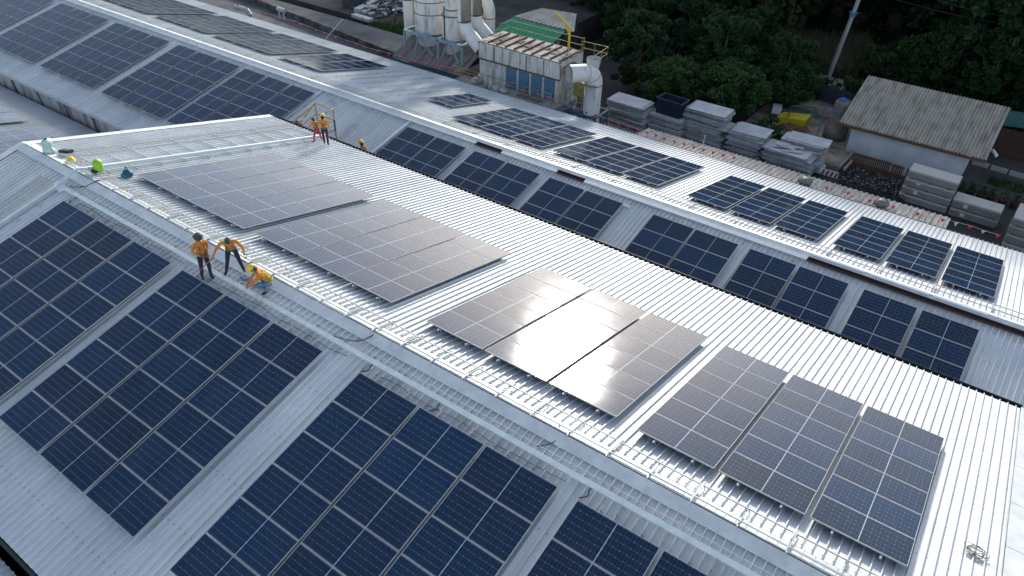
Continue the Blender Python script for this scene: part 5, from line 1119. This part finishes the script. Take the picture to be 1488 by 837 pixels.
# trees standing right behind the stacks
for k, (x, y, sc, kd, lb) in enumerate(((-13.0, 43.5, .95, 'feather', 'feathery tree overhanging the board stack right of the open duct'), (-8.8, 45.0, 1.0, 'feather', 'feathery tree behind the navy crate and the tallest stack'), (-6.0, 50.0, .85, 'feather', 'feathery light green tree behind the yellow hopper'),
                                        (-17.3, 46.0, .9, 'broad3', 'rounded tree behind the yellow railing of the filter box'), (-11.2, 49.0, .95, 'broad3', 'bushy tree above the navy crate, behind the feathery ones'), (-6.5, 51.0, .8, 'broad3', 'bushy tree left of the pole foot'))):
    tree(kd, x, y, sc, lb)
tree('shrub', -4.75, 43.2, .95, 'round glossy green bush between the bent sheets and the wood scraps', name='shrub', z=GZ)
for k, (u, v, sc, lb) in enumerate(((1232, 150, 1.0, 'dark bush at the sheet fence left of the house roof'), (1262, 112, 1.25, 'green bush beyond the house ridge, left one'), (1318, 118, 1.7, 'green bush beyond the house ridge, middle one'), (1372, 130, 1.3, 'dark low bush beyond the house ridge'), (1432, 140, 1.8, 'wide green bush beyond the right end of the house ridge'), (1190, 150, .9, 'low bush at the back of the sandy yard'), (1478, 150, 1.3, 'green bush at the right edge by the teal roof'), (1160, 108, 1.3, 'low bush in front of the reeds'))):
    q = atz(u, v, GZ); tree('shrub', q.x, q.y, sc, lb, name='shrub')
for k, (u, v, sc) in enumerate(((1092, 92, .8), (1112, 90, .88), (1134, 92, .8))):
    q = atz(u, v, GZ); tree('vine', q.x, q.y, sc, ('vine covered tree trunk, left of three', 'vine covered tree trunk, middle of three', 'vine covered tree trunk, right of three')[k], 'vine covered trunks left of the pole', name='vine_tree')
# wood
spots = []
for yy_, x0_, x1_, st in ((60, -19, -9, 5.0), (66, -24, 30, 5.2), (74, -36, 38, 5.6), (83, -60, 46, 6.4), (94, -80, 52, 7.2), (107, -100, 60, 8.5), (122, -120, 70, 9.5)):
    x = x0_
    while x <= x1_: spots.append((x+rnd.uniform(-1.4, 1.4), yy_+rnd.uniform(-2.2, 2.2))); x += st
for x in range(-24, -9, 4): spots.append((x+rnd.uniform(-1, 1), 54.5+rnd.uniform(-1.5, 1.5)))
for x in range(-16, 6, 3): spots.append((x+rnd.uniform(-1, 1), 80+rnd.uniform(-1.5, 1.5)))
for x in range(3, 32, 4): spots.append((x+rnd.uniform(-1, 1), 59+rnd.uniform(-1.5, 1.5)))
for x, y in spots:
    if y < 78 and -11 < x < 2: continue
    kd = rnd.choice(('broad1', 'broad2', 'broad3', 'broad1', 'broad2')); kd = 'broad3' if y < 62 else kd; h0 = {'broad1': 8.5, 'broad2': 9.5, 'broad3': 7.5}[kd]; sc = min(hmax(y) if y > 62 else 6.8, 22)/h0*rnd.uniform(.82, 1.05)
    tree(kd, x, y, sc, LB, GF)
for k, (x, y, sc, lb) in enumerate(((-33, 60, 1.0, 'green tree at the top edge above the arched duct'), (-38.5, 63, 1.05, 'green tree at the top edge behind the tall tanks'), (-44.5, 66, 1.0, 'dark tree at the top edge above the tall duct'), (-28.5, 58, .95, 'green tree left of the beige roof'), (-51, 72, 1.1, 'dark tree at the top edge right of the scrap heap'))):
    tree('broad3', x, y, sc, lb, z=GZ+(2.4 if x < -30 else 0))
# reeds and ground cover
def blades(name, area, n, h, mat, label, wd=.03, z=GZ):
    m_ = MB(); vs, fs = [], []
    for i in range(n):
        x, y = area(); hh = h*rnd.uniform(.5, 1.15); a = rnd.uniform(0, 6.28); d = Vector((math.cos(a), math.sin(a), 0)); ln = Vector((rnd.gauss(0, .22)*hh, rnd.gauss(0, .22)*hh, hh)); p = Vector((x, y, z)); o = len(vs)
        vs += [tuple(p-d*wd), tuple(p+d*wd), tuple(p+ln*.6+d*wd*.7), tuple(p+ln), tuple(p+ln*.6-d*wd*.7)]; fs.append((o, o+1, o+2, o+3, o+4))
    m_.v = vs; m_.f = fs; m_.m = [0]*len(fs); m_.sm = [False]*len(fs); tag(m_.build(name, M[mat]), label, 'grass', kind='stuff')
def reed_area():
    q = atz(rnd.uniform(1150, 1255), rnd.uniform(72, 112), GZ); return q.x, q.y
blades('reeds', reed_area, 9000, 2.0, 'reed', 'tall dry reeds around the foot of the pole', .035)
def weeds():
    q = atz(rnd.choice((rnd.gauss(555, 12), rnd.gauss(595, 14), rnd.gauss(470, 20))), rnd.gauss(45, 6), RZ); 
    return q.x, q.y
blades('weeds', weeds, 1600, .5, 'leaf2', 'low weeds behind the dark stained wall', .05, RZ)
def weeds2(): return rnd.uniform(10, 14.5), rnd.gauss(47.6, .35)
blades('kerb_weeds', weeds2, 700, .35, 'leaf3', 'weeds along the pale kerb blocks', .04)
def under(): return rnd.uniform(-25, 34), rnd.uniform(53, 82)
m_ = MB(); vs, fs = [], []
for i in range(60000):
    x, y = under()
    if noise.noise(Vector((x*.25, y*.25, 0))) < -.1: continue
    p = Vector((x, y, GZ+abs(rnd.gauss(0, .55))*(1+noise.noise(Vector((x*.4, y*.4, 5)))))); d = Vector((rnd.gauss(0, 1), rnd.gauss(0, 1), rnd.gauss(0, .5))).normalized()*.17; e = d.cross(Vector((rnd.gauss(0, .5), rnd.gauss(0, .5), 1))).normalized()*.10; o = len(vs)
    vs += [tuple(p-d), tuple(p+e), tuple(p+d), tuple(p-e)]; fs.append((o, o+1, o+2, o+3))
m_.v = vs; m_.f = fs; m_.m = [0]*len(fs); m_.sm = [False]*len(fs); tag(m_.build('undergrowth', M['leaf']), 'dark undergrowth beneath the wood beyond the yard', 'undergrowth', kind='stuff')
# power lines over the wood
GPL = 'thin wires crossing above the wood'
for k, (a, b) in enumerate((((1290, -4), (1488, 38)), ((1350, -4), (1488, 26)))):
    p0, p1 = aty(a[0], a[1], 60), aty(b[0]+20, b[1]+4, 60); d = p1-p0
    tag(localise(MB().tube([p0+d*(i/10)-Vector((0, 0, .25*math.sin(math.pi*i/10))) for i in range(11)], .03, 5).build('power_line', M['black']), p0), ('lower thin power line at the top right', 'upper thin power line at the top right')[k], 'power line', GPL)

# ------------------------------------------------------------------ light
SUN = Vector((-.372, .88, .292)).normalized(); EL = math.asin(SUN.z); AZ = math.atan2(SUN.x, SUN.y)
w = bpy.data.worlds.new('World'); scene.world = w; w.use_nodes = True; nt = w.node_tree; bg = nt.nodes['Background']
sky = nt.nodes.new('ShaderNodeTexSky'); sky.sky_type = 'NISHITA'; sky.sun_disc = False; sky.sun_elevation = EL; sky.sun_rotation = AZ; sky.air_density = 0.6; sky.dust_density = 0.65; sky.ozone_density = 0.3
hs = nt.nodes.new('ShaderNodeHueSaturation'); hs.inputs['Saturation'].default_value = .72; nt.links.new(sky.outputs[0], hs.inputs['Color']); nt.links.new(hs.outputs[0], bg.inputs['Color']); bg.inputs['Strength'].default_value = .15
sl = bpy.data.lights.new('sun', 'SUN'); sl.energy = 2.4; sl.angle = R(5.5); sl.color = (1, .93, .85); so = bpy.data.objects.new('sun', sl); col.objects.link(so); so.rotation_euler = (-SUN).to_track_quat('-Z', 'Y').to_euler()
scene.view_settings.view_transform = 'Standard'; scene.view_settings.look = 'None'; scene.view_settings.gamma = 1; scene.view_settings.exposure = 1.15
scene.render.engine = 'CYCLES'
if '__main__' == __name__: print('objects', len(bpy.data.objects), 'trees', ntree[0])
